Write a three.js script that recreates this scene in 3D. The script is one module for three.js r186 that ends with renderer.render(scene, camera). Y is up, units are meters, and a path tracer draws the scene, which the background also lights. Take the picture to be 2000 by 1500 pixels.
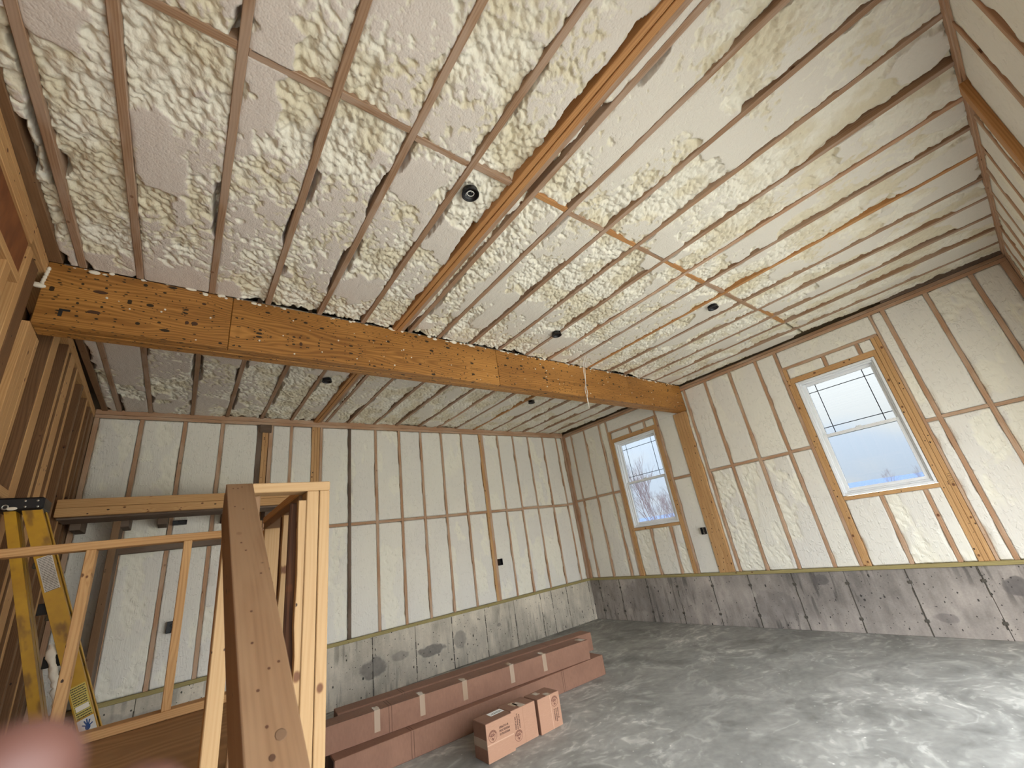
import * as THREE from 'three';
import { mergeGeometries, mergeVertices, toCreasedNormals } from 'three/addons/utils/BufferGeometryUtils.js';
import { MarchingCubes } from 'three/addons/objects/MarchingCubes.js';

// ---------------------------------------------------------------- camera, sky, exposure
// Survey frame: X right along the beam, Y up from the lens, Z away towards the back wall. World: (X, Y + EYE, -Z).
const EYE = 1.59;
const scene = new THREE.Scene();
const camera = new THREE.PerspectiveCamera(86.37, 4 / 3, 0.02, 6000);
{
  const right = new THREE.Vector3(0.79252, -0.14267, 0.59292);
  const up = new THREE.Vector3(-0.11107, 0.92222, 0.37037);
  const back = new THREE.Vector3(-0.59964, -0.35939, 0.71503);
  const m = new THREE.Matrix4().makeBasis(right, up, back);
  camera.quaternion.setFromRotationMatrix(m);
  camera.position.set(0, EYE, 0);
  camera.focus = 4.2;
  camera.userData.fStop = 5.0;
  scene.add(camera);
}
const renderer = new THREE.WebGLRenderer({ antialias: true });
renderer.toneMapping = THREE.LinearToneMapping;
renderer.toneMappingExposure = 1.0;
renderer.shadowMap.enabled = true;
const SKY_GAIN = 15.4;                                           // zenith radiance of the overcast sky

// ---------------------------------------------------------------- noise
function rng(seed) { let s = seed >>> 0; return () => { s = (s + 0x6D2B79F5) >>> 0; let t = s; t = Math.imul(t ^ (t >>> 15), t | 1); t ^= t + Math.imul(t ^ (t >>> 7), t | 61); return ((t ^ (t >>> 14)) >>> 0) / 4294967296; }; }
function h2(x, y, s) { let h = Math.imul(x, 374761393) ^ Math.imul(y, 668265263) ^ Math.imul(s, 2147483647 - 1274126177); h = Math.imul(h ^ (h >>> 13), 1274126177); h ^= h >>> 16; h = Math.imul(h, 0x85ebca6b); return ((h ^ (h >>> 15)) >>> 0) / 4294967296; }
function vn(x, y, s) { const xi = Math.floor(x), yi = Math.floor(y); let fx = x - xi, fy = y - yi; fx = fx * fx * (3 - 2 * fx); fy = fy * fy * (3 - 2 * fy); const a = h2(xi, yi, s), b = h2(xi + 1, yi, s), c = h2(xi, yi + 1, s), d = h2(xi + 1, yi + 1, s); return a + (b - a) * fx + (c - a) * fy + (a - b - c + d) * fx * fy; }
function fbm(x, y, s, o = 4) { let a = 0.5, r = 0, n = 0; for (let i = 0; i < o; i++) { r += a * vn(x, y, s + i * 17); n += a; a *= 0.5; x = x * 2.03 + 5.1; y = y * 2.03 + 1.7; } return r / n; }
function dome(x, y, s) {                                          // rounded lumps, 1 on top and 0 in the creases
  const xi = Math.floor(x), yi = Math.floor(y); let best = 9;
  for (let j = -1; j <= 1; j++) for (let i = -1; i <= 1; i++) {
    const px = xi + i + h2(xi + i, yi + j, s), py = yi + j + h2(xi + i, yi + j, s + 7);
    const d = (px - x) * (px - x) + (py - y) * (py - y); if (d < best) best = d;
  }
  return Math.max(0, 1 - best * 1.15);
}
const lerp = (a, b, t) => a + (b - a) * t, clamp = (x, a = 0, b = 1) => Math.min(b, Math.max(a, x));
const ss = (a, b, x) => { const t = clamp((x - a) / (b - a)); return t * t * (3 - 2 * t); };
const R0 = rng(77);

// ---------------------------------------------------------------- sky
{
  const W = 512, H = 256, d = new Float32Array(W * H * 4);
  for (let j = 0; j < H; j++) for (let i = 0; i < W; i++) {
    const el = ((j + 0.5) / H - 0.5) * Math.PI, az = (i + 0.5) / W * 2 * Math.PI, cx = Math.cos(az), cz = Math.sin(az), se = Math.max(0, Math.sin(el));
    const k = 1 / (se + 0.16);
    const c = ss(0.33, 0.56, fbm(cx * k * 0.8 + 9, cz * k * 1.1 + 4, 5, 5));
    const L = SKY_GAIN * (1 + 2 * se) / 3;                          // overcast: the zenith three times the horizon
    d.set([L * lerp(0.86, 1.05, c), L * lerp(0.95, 1.04, c), L * lerp(1.06, 0.99, c), 1], (j * W + i) * 4);
  }
  const t = new THREE.DataTexture(d, W, H, THREE.RGBAFormat, THREE.FloatType);
  t.mapping = THREE.EquirectangularReflectionMapping; t.magFilter = THREE.LinearFilter; t.wrapS = THREE.RepeatWrapping; t.needsUpdate = true;
  scene.background = t;
  scene.environment = t;
}

// ---------------------------------------------------------------- scene helpers
const used = {};
function numbered(name) { const n = used[name] = (used[name] ?? -1) + 1; return n ? `${name}_${String(n).padStart(3, '0')}` : name; }
const P = (X, Y, Z) => new THREE.Vector3(X, Y + EYE, -Z);
function base(name, p) { const g = new THREE.Group(); g.name = numbered(name); g.position.copy(p); scene.add(g); return g; }
function tag(o, label, category, group, kind) { if (label) o.userData.label = label; if (category) o.userData.category = category; if (group) o.userData.group = group; if (kind) o.userData.kind = kind; return o; }
function structure(name, p = new THREE.Vector3()) { const g = base(name, p); g.userData.kind = 'structure'; return g; }
const wp = new THREE.Vector3();
function offsetOf(o) { wp.set(0, 0, 0); for (let q = o; q && q !== scene; q = q.parent) wp.add(q.position); return wp; }
function part(name, geo, mat, parent, label) {                    // geo in world coordinates, brought into its parent's frame (groups here are only moved, unless turned later)
  const o = offsetOf(parent);
  geo.translate(-o.x, -o.y, -o.z);
  const m = new THREE.Mesh(geo, mat); m.name = name; m.castShadow = m.receiveShadow = true; parent.add(m);
  if (label) m.userData.label = label;
  return m;
}
function solo(name, geo, mat, at, label, category, group) {
  geo.translate(-at.x, -at.y, -at.z);
  const m = new THREE.Mesh(geo, mat); m.name = numbered(name); m.position.copy(at); m.castShadow = m.receiveShadow = true; scene.add(m);
  return tag(m, label, category, group);
}
// box with chamfered edges, size sx, sy, sz about the origin
function chamfer(sx, sy, sz, b = 0.003) {
  const h = [sx / 2, sy / 2, sz / 2]; b = Math.min(b, h[0] * 0.45, h[1] * 0.45, h[2] * 0.45);
  const pos = [];
  const V = (s, ax) => s.map((q, k) => q * (k === ax ? h[k] : h[k] - b));
  const tri = (a, c, d) => {
    const n = [(c[1] - a[1]) * (d[2] - a[2]) - (c[2] - a[2]) * (d[1] - a[1]), (c[2] - a[2]) * (d[0] - a[0]) - (c[0] - a[0]) * (d[2] - a[2]), (c[0] - a[0]) * (d[1] - a[1]) - (c[1] - a[1]) * (d[0] - a[0])];
    const o = n[0] * (a[0] + c[0] + d[0]) + n[1] * (a[1] + c[1] + d[1]) + n[2] * (a[2] + c[2] + d[2]);
    if (o >= 0) pos.push(...a, ...c, ...d); else pos.push(...a, ...d, ...c);
  };
  for (let ax = 0; ax < 3; ax++) for (const s of [-1, 1]) {
    const q = (u, v) => { const r = [0, 0, 0]; r[ax] = s; r[(ax + 1) % 3] = u; r[(ax + 2) % 3] = v; return V(r, ax); };
    tri(q(-1, -1), q(1, -1), q(1, 1)); tri(q(-1, -1), q(1, 1), q(-1, 1));
  }
  for (let ax = 0; ax < 3; ax++) for (const u of [-1, 1]) for (const v of [-1, 1]) {
    const e = (t, f) => { const r = [0, 0, 0]; r[ax] = t; r[(ax + 1) % 3] = u; r[(ax + 2) % 3] = v; return V(r, f); };
    const f1 = (ax + 1) % 3, f2 = (ax + 2) % 3;
    tri(e(-1, f1), e(1, f1), e(1, f2)); tri(e(-1, f1), e(1, f2), e(-1, f2));
  }
  for (const x of [-1, 1]) for (const y of [-1, 1]) for (const z of [-1, 1]) tri(V([x, y, z], 0), V([x, y, z], 1), V([x, y, z], 2));
  const g = new THREE.BufferGeometry();
  g.setAttribute('position', new THREE.Float32BufferAttribute(pos, 3));
  g.computeVertexNormals();
  return g;
}
// texture coordinates in metres, u along the given axis
function grain(g, axis, uo = R0() * 7, vo = R0() * 3) {
  if (g.index) g = g.toNonIndexed();
  const p = g.attributes.position, n = g.attributes.normal, uv = new Float32Array(p.count * 2), a = axis.clone().normalize(), q = new THREE.Vector3(), nn = new THREE.Vector3(), w = new THREE.Vector3();
  for (let i = 0; i < p.count; i++) {
    q.fromBufferAttribute(p, i); nn.fromBufferAttribute(n, i);
    if (Math.abs(nn.dot(a)) > 0.9) { w.set(Math.abs(a.y) > 0.7 ? 1 : 0, Math.abs(a.y) > 0.7 ? 0 : 1, 0).cross(a).normalize(); uv[i * 2] = q.dot(w) * 0.3 + uo; uv[i * 2 + 1] = q.clone().cross(a).dot(w) + vo; continue; }
    w.crossVectors(a, nn).normalize();
    uv[i * 2] = q.dot(a) + uo; uv[i * 2 + 1] = q.dot(w) + vo;
  }
  g.setAttribute('uv', new THREE.BufferAttribute(uv, 2));
  return g;
}
const AX = [new THREE.Vector3(1, 0, 0), new THREE.Vector3(0, 1, 0), new THREE.Vector3(0, 0, 1)];
// a piece of lumber or board given by its survey ranges
function bx(x0, x1, y0, y1, z0, z1, b = 0.003, ax) {
  const s = [Math.abs(x1 - x0), Math.abs(y1 - y0), Math.abs(z1 - z0)];
  const g = chamfer(s[0], s[1], s[2], b);
  const g2 = grain(g, AX[ax ?? s.indexOf(Math.max(...s))]);
  g2.translate((x0 + x1) / 2, (y0 + y1) / 2 + EYE, -(z0 + z1) / 2);
  return g2;
}
function wobble(g, amp, freq, seed) { const p = g.attributes.position; for (let i = 0; i < p.count; i++) { const x = p.getX(i), y = p.getY(i), z = p.getZ(i); p.setXYZ(i, x + amp * (vn(y * freq + z * freq, z * 3, seed) - 0.5), y, z + amp * (vn(y * freq + x * freq, x * 3, seed + 3) - 0.5)); } return g; }
function tube(pts, r, seg = 40, rad = 6) { return new THREE.TubeGeometry(new THREE.CatmullRomCurve3(pts), seg, r, rad); }

// ---------------------------------------------------------------- textures and materials
function tex(w, h, fn, repU, repV, data = false, wrap = THREE.MirroredRepeatWrapping) {
  const d = new Uint8Array(w * h * 4);
  for (let j = 0; j < h; j++) for (let i = 0; i < w; i++) { const c = fn((i + 0.5) / w, (j + 0.5) / h), k = (j * w + i) * 4; d[k] = clamp(c[0], 0, 255); d[k + 1] = clamp(c[1], 0, 255); d[k + 2] = clamp(c[2], 0, 255); d[k + 3] = 255; }
  const t = new THREE.DataTexture(d, w, h, THREE.RGBAFormat);
  t.wrapS = t.wrapT = wrap; t.magFilter = THREE.LinearFilter; t.minFilter = THREE.LinearMipmapLinearFilter; t.generateMipmaps = true;
  t.repeat.set(repU, repV); if (!data) t.colorSpace = THREE.SRGBColorSpace; t.needsUpdate = true;
  return t;
}
function canvasTex(w, h, draw) { const c = document.createElement('canvas'); c.width = w; c.height = h; draw(c.getContext('2d'), w, h); const t = new THREE.CanvasTexture(c); t.colorSpace = THREE.SRGBColorSpace; return t; }
function woodTex(seed, A, B, o = {}) {                            // 2.0 m by 0.3 m of sawn softwood
  const r = rng(seed), knots = [];
  for (let i = 0; i < (o.knots ?? 5); i++) knots.push([r() * 2, r() * 0.3, 0.006 + r() * 0.012]);
  const marks = []; for (let i = 0; i < (o.marks ?? 0); i++) marks.push([r() * 2, r() * 0.3, 0.002 + r() * 0.005, 0.5 + 1.4 * r()]);
  const D = o.dust, f = o.rings ?? 90;
  return tex(1024, 192, (a, b) => {
    const u = a * 2, v = b * 0.3; let w = (fbm(u * 0.9, v * 5, seed, 3) - 0.5) * 0.09, kn = 0;
    for (const k of knots) { const du = (u - k[0]) / 3, dv = v - k[1], d = Math.sqrt(du * du + dv * dv); w += Math.sign(dv) * 0.012 * Math.exp(-(d * d) / (k[2] * k[2] * 6)); const e = Math.sqrt((du * 2.2) ** 2 + dv * dv); kn = Math.max(kn, ss(k[2], k[2] * 0.45, e)); }
    const ring = 0.5 + 0.5 * Math.sin((v + w) * f * 6.283 + 9 * fbm(u * 0.4, v * 26, seed + 3, 2)), fine = fbm(u * 6, v * 420, seed + 9, 2), bl = fbm(u * 2.2, v * 9, seed + 31, 3);
    let t = clamp((o.ra ?? 0.42) * ring * ring + 0.42 * (fine - 0.3) + 0.5 * (bl - 0.4));
    let c = [0, 1, 2].map((k) => lerp(A[k], B[k], t));
    if (kn > 0) c = c.map((x, k) => lerp(x, [92, 54, 28][k], kn * 0.85));
    for (const m of marks) { const du = (u - m[0]) / m[3], dv = v - m[1]; if (du * du + dv * dv < m[2] * m[2]) c = [52, 32, 18]; }
    if (D) { const q = ss(0.38, 0.68, fbm(u * 3, v * 16, seed + 55, 4)) * D[3]; c = c.map((x, k) => lerp(x, D[k], q)); }
    return c;
  }, 0.5, 1 / 0.3);
}
const woodM = (t, rough = 0.72) => new THREE.MeshStandardMaterial({ map: t, roughness: rough, metalness: 0 });
const M = {};
M.fresh = woodM(woodTex(11, [204, 162, 112], [166, 118, 70], { knots: 11, marks: 34, ra: 0.34 }));
M.pale = woodM(woodTex(12, [178, 146, 104], [156, 118, 76], { knots: 9, rings: 60, ra: 0.22, marks: 8 }));
M.dusty = woodM(woodTex(13, [190, 152, 120], [156, 116, 86], { dust: [198, 172, 148, 0.7] }), 0.85);
M.joist = woodM(woodTex(14, [168, 134, 104], [130, 98, 72], { dust: [182, 160, 142, 0.6] }), 0.85);
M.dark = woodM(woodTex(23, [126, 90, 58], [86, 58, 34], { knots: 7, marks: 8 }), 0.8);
M.warm = woodM(woodTex(15, [192, 142, 88], [150, 98, 54], { knots: 4 }));
M.tan = woodM(woodTex(16, [202, 160, 108], [166, 118, 70], { knots: 6, marks: 6 }));
M.brown = woodM(woodTex(17, [130, 98, 68], [104, 74, 48], { knots: 5, marks: 30, dust: [140, 110, 80, 0.6], ra: 0.22 }));
M.grey = woodM(woodTex(18, [112, 92, 76], [70, 56, 46], { dust: [128, 112, 98, 0.6] }), 0.85);
M.treated = woodM(woodTex(19, [168, 154, 104], [132, 116, 70], { knots: 2 }), 0.8);
M.bark = woodM(woodTex(20, [92, 56, 30], [42, 24, 13], { rings: 30 }), 0.9);
M.knotPale = new THREE.MeshStandardMaterial({ color: '#6b5038', roughness: 0.8 });
M.knot = new THREE.MeshStandardMaterial({ color: '#4a2f1c', roughness: 0.7 });
M.beam = woodM(tex(2048, 512, (() => {                            // 2.6 m by 0.5 m of laminated veneer face
  const r = rng(5), sp = []; for (let i = 0; i < 480; i++) { const big = r() < 0.15; sp.push([r() * 2.6, r() * 0.5, (big ? 0.0075 : 0.003) * (0.6 + r()), 0.8 + r() * 1.6]); }
  const grid = {}; sp.forEach((s) => { for (let i = -1; i <= 1; i++) for (let j = -1; j <= 1; j++) (grid[(Math.floor(s[0] * 20) + i) + ',' + (Math.floor(s[1] * 20) + j)] ??= []).push(s); });
  return (a, b) => {
    const u = a * 2.6, v = b * 0.5, w = (fbm(u * 0.7, v * 3.2, 41, 4) - 0.5) * 0.34, ring = 0.5 + 0.5 * Math.sin((v + w) * 46 * 6.283), fine = fbm(u * 9, v * 300, 8, 2), bl = fbm(u * 1.1, v * 5, 77, 3);
    const t = clamp(0.42 * ring + 0.42 * (fine - 0.35) + 0.75 * (bl - 0.42));
    let c = [lerp(186, 112, t), lerp(132, 70, t), lerp(66, 26, t)];
    for (const s of grid[Math.floor(u * 20) + ',' + Math.floor(v * 20)] ?? []) { const du = (u - s[0]) / s[3], dv = v - s[1], e = du * du + dv * dv; if (e < s[2] * s[2]) c = c.map((x) => x * 0.28); }
    return c;
  };
})(), 1 / 2.6, 1 / 0.5), 0.5);
M.ply = woodM(tex(512, 512, (a, b) => { const w = fbm(a * 2, b * 3, 61, 4), ring = 0.5 + 0.5 * Math.sin((b + (w - 0.5) * 0.5) * 60), t = clamp(0.35 * ring + 0.6 * fbm(a * 4, b * 14, 62, 4)); return [lerp(182, 128, t), lerp(140, 92, t), lerp(94, 56, t)]; }, 1 / 1.2, 1 / 1.2), 0.8);
M.osb = woodM(tex(512, 512, (a, b) => { const t = fbm(a * 30, b * 12, 66, 3), q = fbm(a * 5, b * 4, 67, 3); return [lerp(150, 102, t * 0.7 + q * 0.3), lerp(92, 54, t * 0.7 + q * 0.3), lerp(48, 25, t * 0.7 + q * 0.3)]; }, 1 / 1.2, 1 / 1.2), 0.75);
const foamBump = tex(512, 512, (a, b) => { const v = 255 * clamp(0.55 * fbm(a * 46, b * 46, 91, 3) + 0.45 * dome(a * 64, b * 64, 92)); return [v, v, v]; }, 1 / 0.62, 1 / 0.62, true);
M.foam = new THREE.MeshStandardMaterial({ vertexColors: true, roughness: 0.88, bumpMap: foamBump, bumpScale: 0.0032 });
const trimBump = tex(512, 512, (a, b) => { const v = 255 * clamp(0.6 * fbm(a * 90, b * 14, 95, 4) + 0.5 * ss(0.62, 0.75, fbm(a * 20, b * 20, 96, 3))); return [v, v, v]; }, 1 / 0.7, 1 / 0.7, true);
M.foamWall = new THREE.MeshStandardMaterial({ vertexColors: true, roughness: 0.9, bumpMap: trimBump, bumpScale: 0.005 });
M.foamBlob = new THREE.MeshStandardMaterial({ color: '#e4dccb', roughness: 0.8 });
M.sheath = new THREE.MeshStandardMaterial({ color: '#9a8a70', roughness: 0.9 });
M.black = new THREE.MeshStandardMaterial({ color: '#16161a', roughness: 0.45 });
M.blackMatte = new THREE.MeshStandardMaterial({ color: '#1d1b1a', roughness: 0.75 });
M.vinyl = new THREE.MeshStandardMaterial({ color: '#eceef0', roughness: 0.35 });
M.muntin = new THREE.MeshStandardMaterial({ color: '#515a78', roughness: 0.5 });
M.glass = new THREE.MeshPhysicalMaterial({ color: new THREE.Color(0.355, 0.370, 0.382), transmission: 1, thickness: 0, roughness: 0, ior: 1.5, specularIntensity: 0.6 });
M.metal = new THREE.MeshStandardMaterial({ color: '#b8b8b4', roughness: 0.35, metalness: 1 });
M.cable = new THREE.MeshStandardMaterial({ color: '#e8e4dc', roughness: 0.5 });
M.yellow = new THREE.MeshStandardMaterial({ roughness: 0.45, map: tex(256, 256, (a, b) => { const t = ss(0.55, 0.8, fbm(a * 9, b * 22, 71, 4)), q = fbm(a * 40, b * 40, 72, 2); return [lerp(196, 142, t) - 14 * q, lerp(150, 104, t) - 14 * q, lerp(26, 30, t)]; }, 1, 1) });
M.tread = new THREE.MeshStandardMaterial({ color: '#4b4436', roughness: 0.7 });
M.whiteTape = new THREE.MeshPhysicalMaterial({ color: '#a18a74', roughness: 0.18, clearcoat: 0.6, clearcoatRoughness: 0.15 });
const cardTex = tex(512, 512, (a, b) => { const t = 0.6 * fbm(a * 6, b * 6, 81, 4) + 0.4 * fbm(a * 120, b * 30, 82, 2); return [lerp(142, 120, t), lerp(104, 85, t), lerp(83, 67, t)]; }, 1 / 0.8, 1 / 0.8);
M.card = new THREE.MeshStandardMaterial({ map: cardTex, roughness: 0.78 });
M.cardDark = new THREE.MeshStandardMaterial({ color: '#54382a', roughness: 0.85 });
M.paper = new THREE.MeshStandardMaterial({ color: '#e9e9e6', roughness: 0.6 });

// ---------------------------------------------------------------- foam
const cutCol = new THREE.Color('#d8cec4'), cutCream = new THREE.Color('#ddd7ca'), skinCol = new THREE.Color('#e7e2d2'), tanCol = new THREE.Color('#d5caac'), wallCut = new THREE.Color('#e6e2d9'), wallSkin = new THREE.Color('#efebdc');
// o.h(p, q) height over the framing plane at across p, along q (metres from O); returns [height, trimmed 0..1]
function foamPanel(parent, mat, O, U, V, N, w, l, cell, height) {
  const nu = Math.max(2, Math.round(w / cell)), nv = Math.max(2, Math.round(l / cell)), rows = nv + 3, cols = nu + 3;
  const pos = new Float32Array(rows * cols * 3), col = new Float32Array(rows * cols * 3), uv = new Float32Array(rows * cols * 2), idx = [];
  for (let j = 0; j < rows; j++) for (let i = 0; i < cols; i++) {
    const rim = i === 0 || j === 0 || i === cols - 1 || j === rows - 1;
    const p = clamp((i - 1) / nu) * w, q = clamp((j - 1) / nv) * l, [h, c] = height(p, q), k = j * cols + i, hh = rim ? -0.12 : h;
    pos[k * 3] = O.x + U.x * p + V.x * q + N.x * hh; pos[k * 3 + 1] = O.y + U.y * p + V.y * q + N.y * hh; pos[k * 3 + 2] = O.z + U.z * p + V.z * q + N.z * hh;
    col[k * 3] = c[0]; col[k * 3 + 1] = c[1]; col[k * 3 + 2] = c[2];
    uv[k * 2] = p + O.x + O.z * 0.37; uv[k * 2 + 1] = q + O.y + O.z;
  }
  for (let j = 0; j < rows - 1; j++) for (let i = 0; i < cols - 1; i++) { const a = j * cols + i; idx.push(a, a + 1, a + cols, a + 1, a + cols + 1, a + cols); }
  const g = new THREE.BufferGeometry();
  g.setAttribute('position', new THREE.BufferAttribute(pos, 3)); g.setAttribute('color', new THREE.BufferAttribute(col, 3)); g.setAttribute('uv', new THREE.BufferAttribute(uv, 2)); g.setIndex(idx);
  g.computeVertexNormals();
  return part('foam_panel', g, mat, parent);
}
const mixc = (a, b, t) => [lerp(a.r, b.r, t), lerp(a.g, b.g, t), lerp(a.b, b.b, t)];
let foamSeed = 100;
function ceilingFoam(parent, x0, x1, z0, z1, cell) {
  const w = x1 - x0, l = z1 - z0, seed = foamSeed++;
  return foamPanel(parent, M.foam, P(x0, CEIL, z1), AX[0], AX[2], new THREE.Vector3(0, -1, 0), w, l, cell, (p, q) => {
    const X = x0 + p, Z = z1 - q, rough = lerp(1, 0.8, ss(1.6, 3.6, X)) * lerp(1, 0.72, ss(1.8, 0.6, Z) * ss(1.6, 2.8, X));
    const wx = X + 0.05 * (fbm(X * 6, Z * 6, 3, 2) - 0.5), wz = Z + 0.07 * (fbm(X * 5, Z * 5, 4, 2) - 0.5);
    const lump = 0.026 * dome(wx / 0.07, wz / 0.08, 21) + 0.027 * dome(wx / 0.034 + 3, wz / 0.037, 22) + 0.011 * dome(wx / 0.019, wz / 0.02, 23);
    const thr = lerp(0.59, 0.655, ss(0.1, 1.0, X)) - 0.035 * ss(2.0, 3.2, X);
    const mask = fbm(X * 3.1 + 3, Z * 2.4, 31, 5);
    const low = (fbm(X * 3.1, Z * 2.4, 33, 3) - 0.5) * 0.075;
    const swell = 0.06 * ss(thr - 0.03, thr + 0.05, mask);
    const cap = -0.005 + 0.0022 * (fbm(X * 34, Z * 9, 44, 2) - 0.5);
    let h = -0.060 + lump * rough + (1 - rough) * 0.030 + low * lerp(0.8, 1, rough) + swell;
    const cut = ss(-0.002, 0.004, h - cap);
    h = Math.min(h, cap + 0.04 * Math.max(0, h - cap));
    for (const [e, s] of [[p, seed], [w - p, seed + 500]]) {        // torn away from the framing here and there
      const m = ss(0.60, 0.68, fbm(q * 2.1, s * 3.7, 52, 3)), wd = m * lerp(0.036, 0.024, ss(1.5, 3, X)) * (0.3 + 1.1 * fbm(q * 11, s * 1.7, 54, 3));
      h -= 0.075 * ss(wd, wd - 0.014, e) * ss(0.0, 0.012, wd) + 0.010 * fbm(q * 16, s, 53, 2) * ss(0.016, 0, e);
    }
    const tint = ss(0.38, 0.66, fbm(X * 5, Z * 5, 61, 4));
    const skin = mixc(skinCol, tanCol, tint * 0.75), c = mixc(cutCol, cutCream, ss(0.2, 2.2, X));
    return [h, [lerp(skin[0], c[0], cut), lerp(skin[1], c[1], cut), lerp(skin[2], c[2], cut)]];
  });
}
function wallFoam(parent, O, U, V, N, w, l, cell = 0.018) {
  const seed = foamSeed++;
  return foamPanel(parent, M.foamWall, O, U, V, N, w, l, cell, (p, q) => {
    const a = p + seed * 3.1, b = q + seed * 1.7;
    const pocket = ss(0.52, 0.58, fbm(a * 4.6, b * 2.3, 131, 5)) * ss(0.36, 0.55, fbm(a * 0.9, b * 0.8, 132, 2));
    const lump = 0.6 * dome(a / 0.05, b / 0.06, 133) + 0.4 * dome(a / 0.025, b / 0.028, 134);
    const edge = ss(0.035, 0.0, Math.min(p, w - p)) * ss(0.5, 0.72, fbm(q * 4, seed, 135, 3)) * 0.02;
    const cut = 1 - pocket;
    const h = -0.005 - pocket * (0.026 - 0.026 * lump) + 0.0022 * (fbm(a * 6, b * 5, 136, 3) - 0.5) - edge;
    const t = ss(0.3, 0.75, fbm(a * 1.3, b * 1.1, 137, 3)) * 0.5;
    return [h, mixc(wallCut, wallSkin, clamp(1 - cut + t))];
  });
}

// ---------------------------------------------------------------- floor
const FL = -EYE, CEIL = 2.12, WX = 6.6, WZ = 6.4, EZ = -0.5;
{
  const floorTex = tex(1536, 1536, (a, b) => {
    const x = a * 8, z = b * 8, s = fbm(x * 0.55, z * 0.7, 201, 5), m = fbm(x * 2.4 + 2 * s, z * 1.7, 202, 5), f = fbm(x * 30, z * 30, 203, 2);
    const wx = x + 0.35 * (fbm(x * 2.1, z * 2.1, 210, 3) - 0.5), wz = z + 0.35 * (fbm(x * 2.1, z * 2.1, 211, 3) - 0.5);
    const mid = fbm(wx * 5.2, wz * 7.5, 212, 6), fin = fbm(wx * 17, wz * 24, 213, 4), ridge = 1 - Math.abs(2 * fbm(wx * 3.0 + 4, wz * 4.8, 214, 6) - 1);
    let v = 143 + 24 * (s - 0.5) + 34 * (m - 0.5) + 40 * (mid - 0.5) + 24 * (fin - 0.5) + 12 * (f - 0.5);
    v += 20 * ss(0.84, 0.99, ridge) * ss(0.42, 0.62, mid) + 20 * ss(0.6, 0.72, fin) * ss(0.45, 0.6, m);
    v -= 18 * ss(0.58, 0.72, fbm(wx * 2.5 + 31, wz * 2.2, 205, 5));
    if (h2(Math.floor(a * 900), Math.floor(b * 900), 206) > 0.9993) v += 60;
    return [v * 1.01, v * 0.995, v * 0.95];
  }, 1 / 8, 1 / 8);
  const floorRough = tex(512, 512, (a, b) => { const v = 255 * (0.42 + 0.3 * fbm(a * 9, b * 9, 207, 4)); return [v, v, v]; }, 1 / 8, 1 / 8, true);
  const fm = new THREE.MeshStandardMaterial({ map: floorTex, roughnessMap: floorRough, roughness: 1 });
  const g = bx(-1.2, 6.85, FL - 0.15, FL, EZ - 0.3, 6.7, 0.002, 0);
  const uv = g.attributes.uv, p = g.attributes.position; for (let i = 0; i < p.count; i++) uv.setXY(i, p.getX(i) + 1.2, -p.getZ(i) + 0.9);
  const m = new THREE.Mesh(g, fm); m.name = 'floor'; m.receiveShadow = true; m.userData.kind = 'structure'; scene.add(m);
}

// ---------------------------------------------------------------- ceiling
const JW = 0.04;
const J1 = [-0.72, -0.43, -0.025, 0.355, 0.755, 1.13, null, 1.605, 1.935, 2.335, 2.72, 3.13, 3.505, 3.88, 4.275, 4.69, 5.08, 5.49, 5.87, 6.27];
{
  const c = structure('ceiling');
  part('roof_deck', bx(-1.3, 6.95, CEIL + 0.27, CEIL + 0.42, EZ - 0.35, 6.8, 0.004), M.sheath, c);
  const zones = [[EZ, 3.39, 0], [3.57, WZ, -0.035]];
  zones.forEach(([z0, z1, dx], zi) => {
    const edges = [];
    part('joist', bx(-0.90, -0.815 + dx, CEIL, CEIL + 0.24, z0, z1), M.brown, c);
    edges.push([-0.9, -0.815 + dx]);
    J1.forEach((x, k) => {
      if (x === null) {                                              // three joists nailed together
        for (let i = 0; i < 3; i++) part('joist', bx(1.425 + dx + i * 0.04, 1.463 + dx + i * 0.04, CEIL - [0.012, 0.018, 0.006][i], CEIL + 0.24, z0, z1), i === 2 ? M.joist : M.warm, c);
        edges.push([1.425 + dx, 1.543 + dx]); return;
      }
      const skew = (h2(k, zi, 9) - 0.5) * 0.012;
      const m = [4.275].includes(x) ? M.warm : (h2(k, 3, 5) > 0.72 ? M.dusty : M.joist);
      part('joist', wobble(bx(x + dx - JW / 2 + skew, x + dx + JW / 2 + skew, CEIL, CEIL + 0.24, z0, z1), 0.006, 0.6, k), m, c);
      edges.push([x + dx - JW / 2 + skew, x + dx + JW / 2 + skew]);
    });
    edges.push([WX - 0.02, WX]);
    for (let k = 0; k + 1 < edges.length; k++) {
      const a = edges[k][1], b = edges[k + 1][0]; if (b - a < 0.02) continue;
      if (zi === 0) {
        const off = (h2(k, 1, 8) - 0.5) * 0.03, narrow = b - a < 0.1;
        if (!narrow && k < 19) part('blocking', bx(a, b, CEIL + 0.004, CEIL + 0.2, 1.385 + off, 1.425 + off), h2(k, 7, 7) > 0.5 ? M.warm : M.joist, c);
        ceilingFoam(c, a - 0.004, b + 0.004, z0, 1.39 + off, 0.0078); ceilingFoam(c, a - 0.004, b + 0.004, 1.42 + off, z1, 0.0082);
      } else ceilingFoam(c, a - 0.004, b + 0.004, z0, z1, 0.0115);
    }
  });
}

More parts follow.
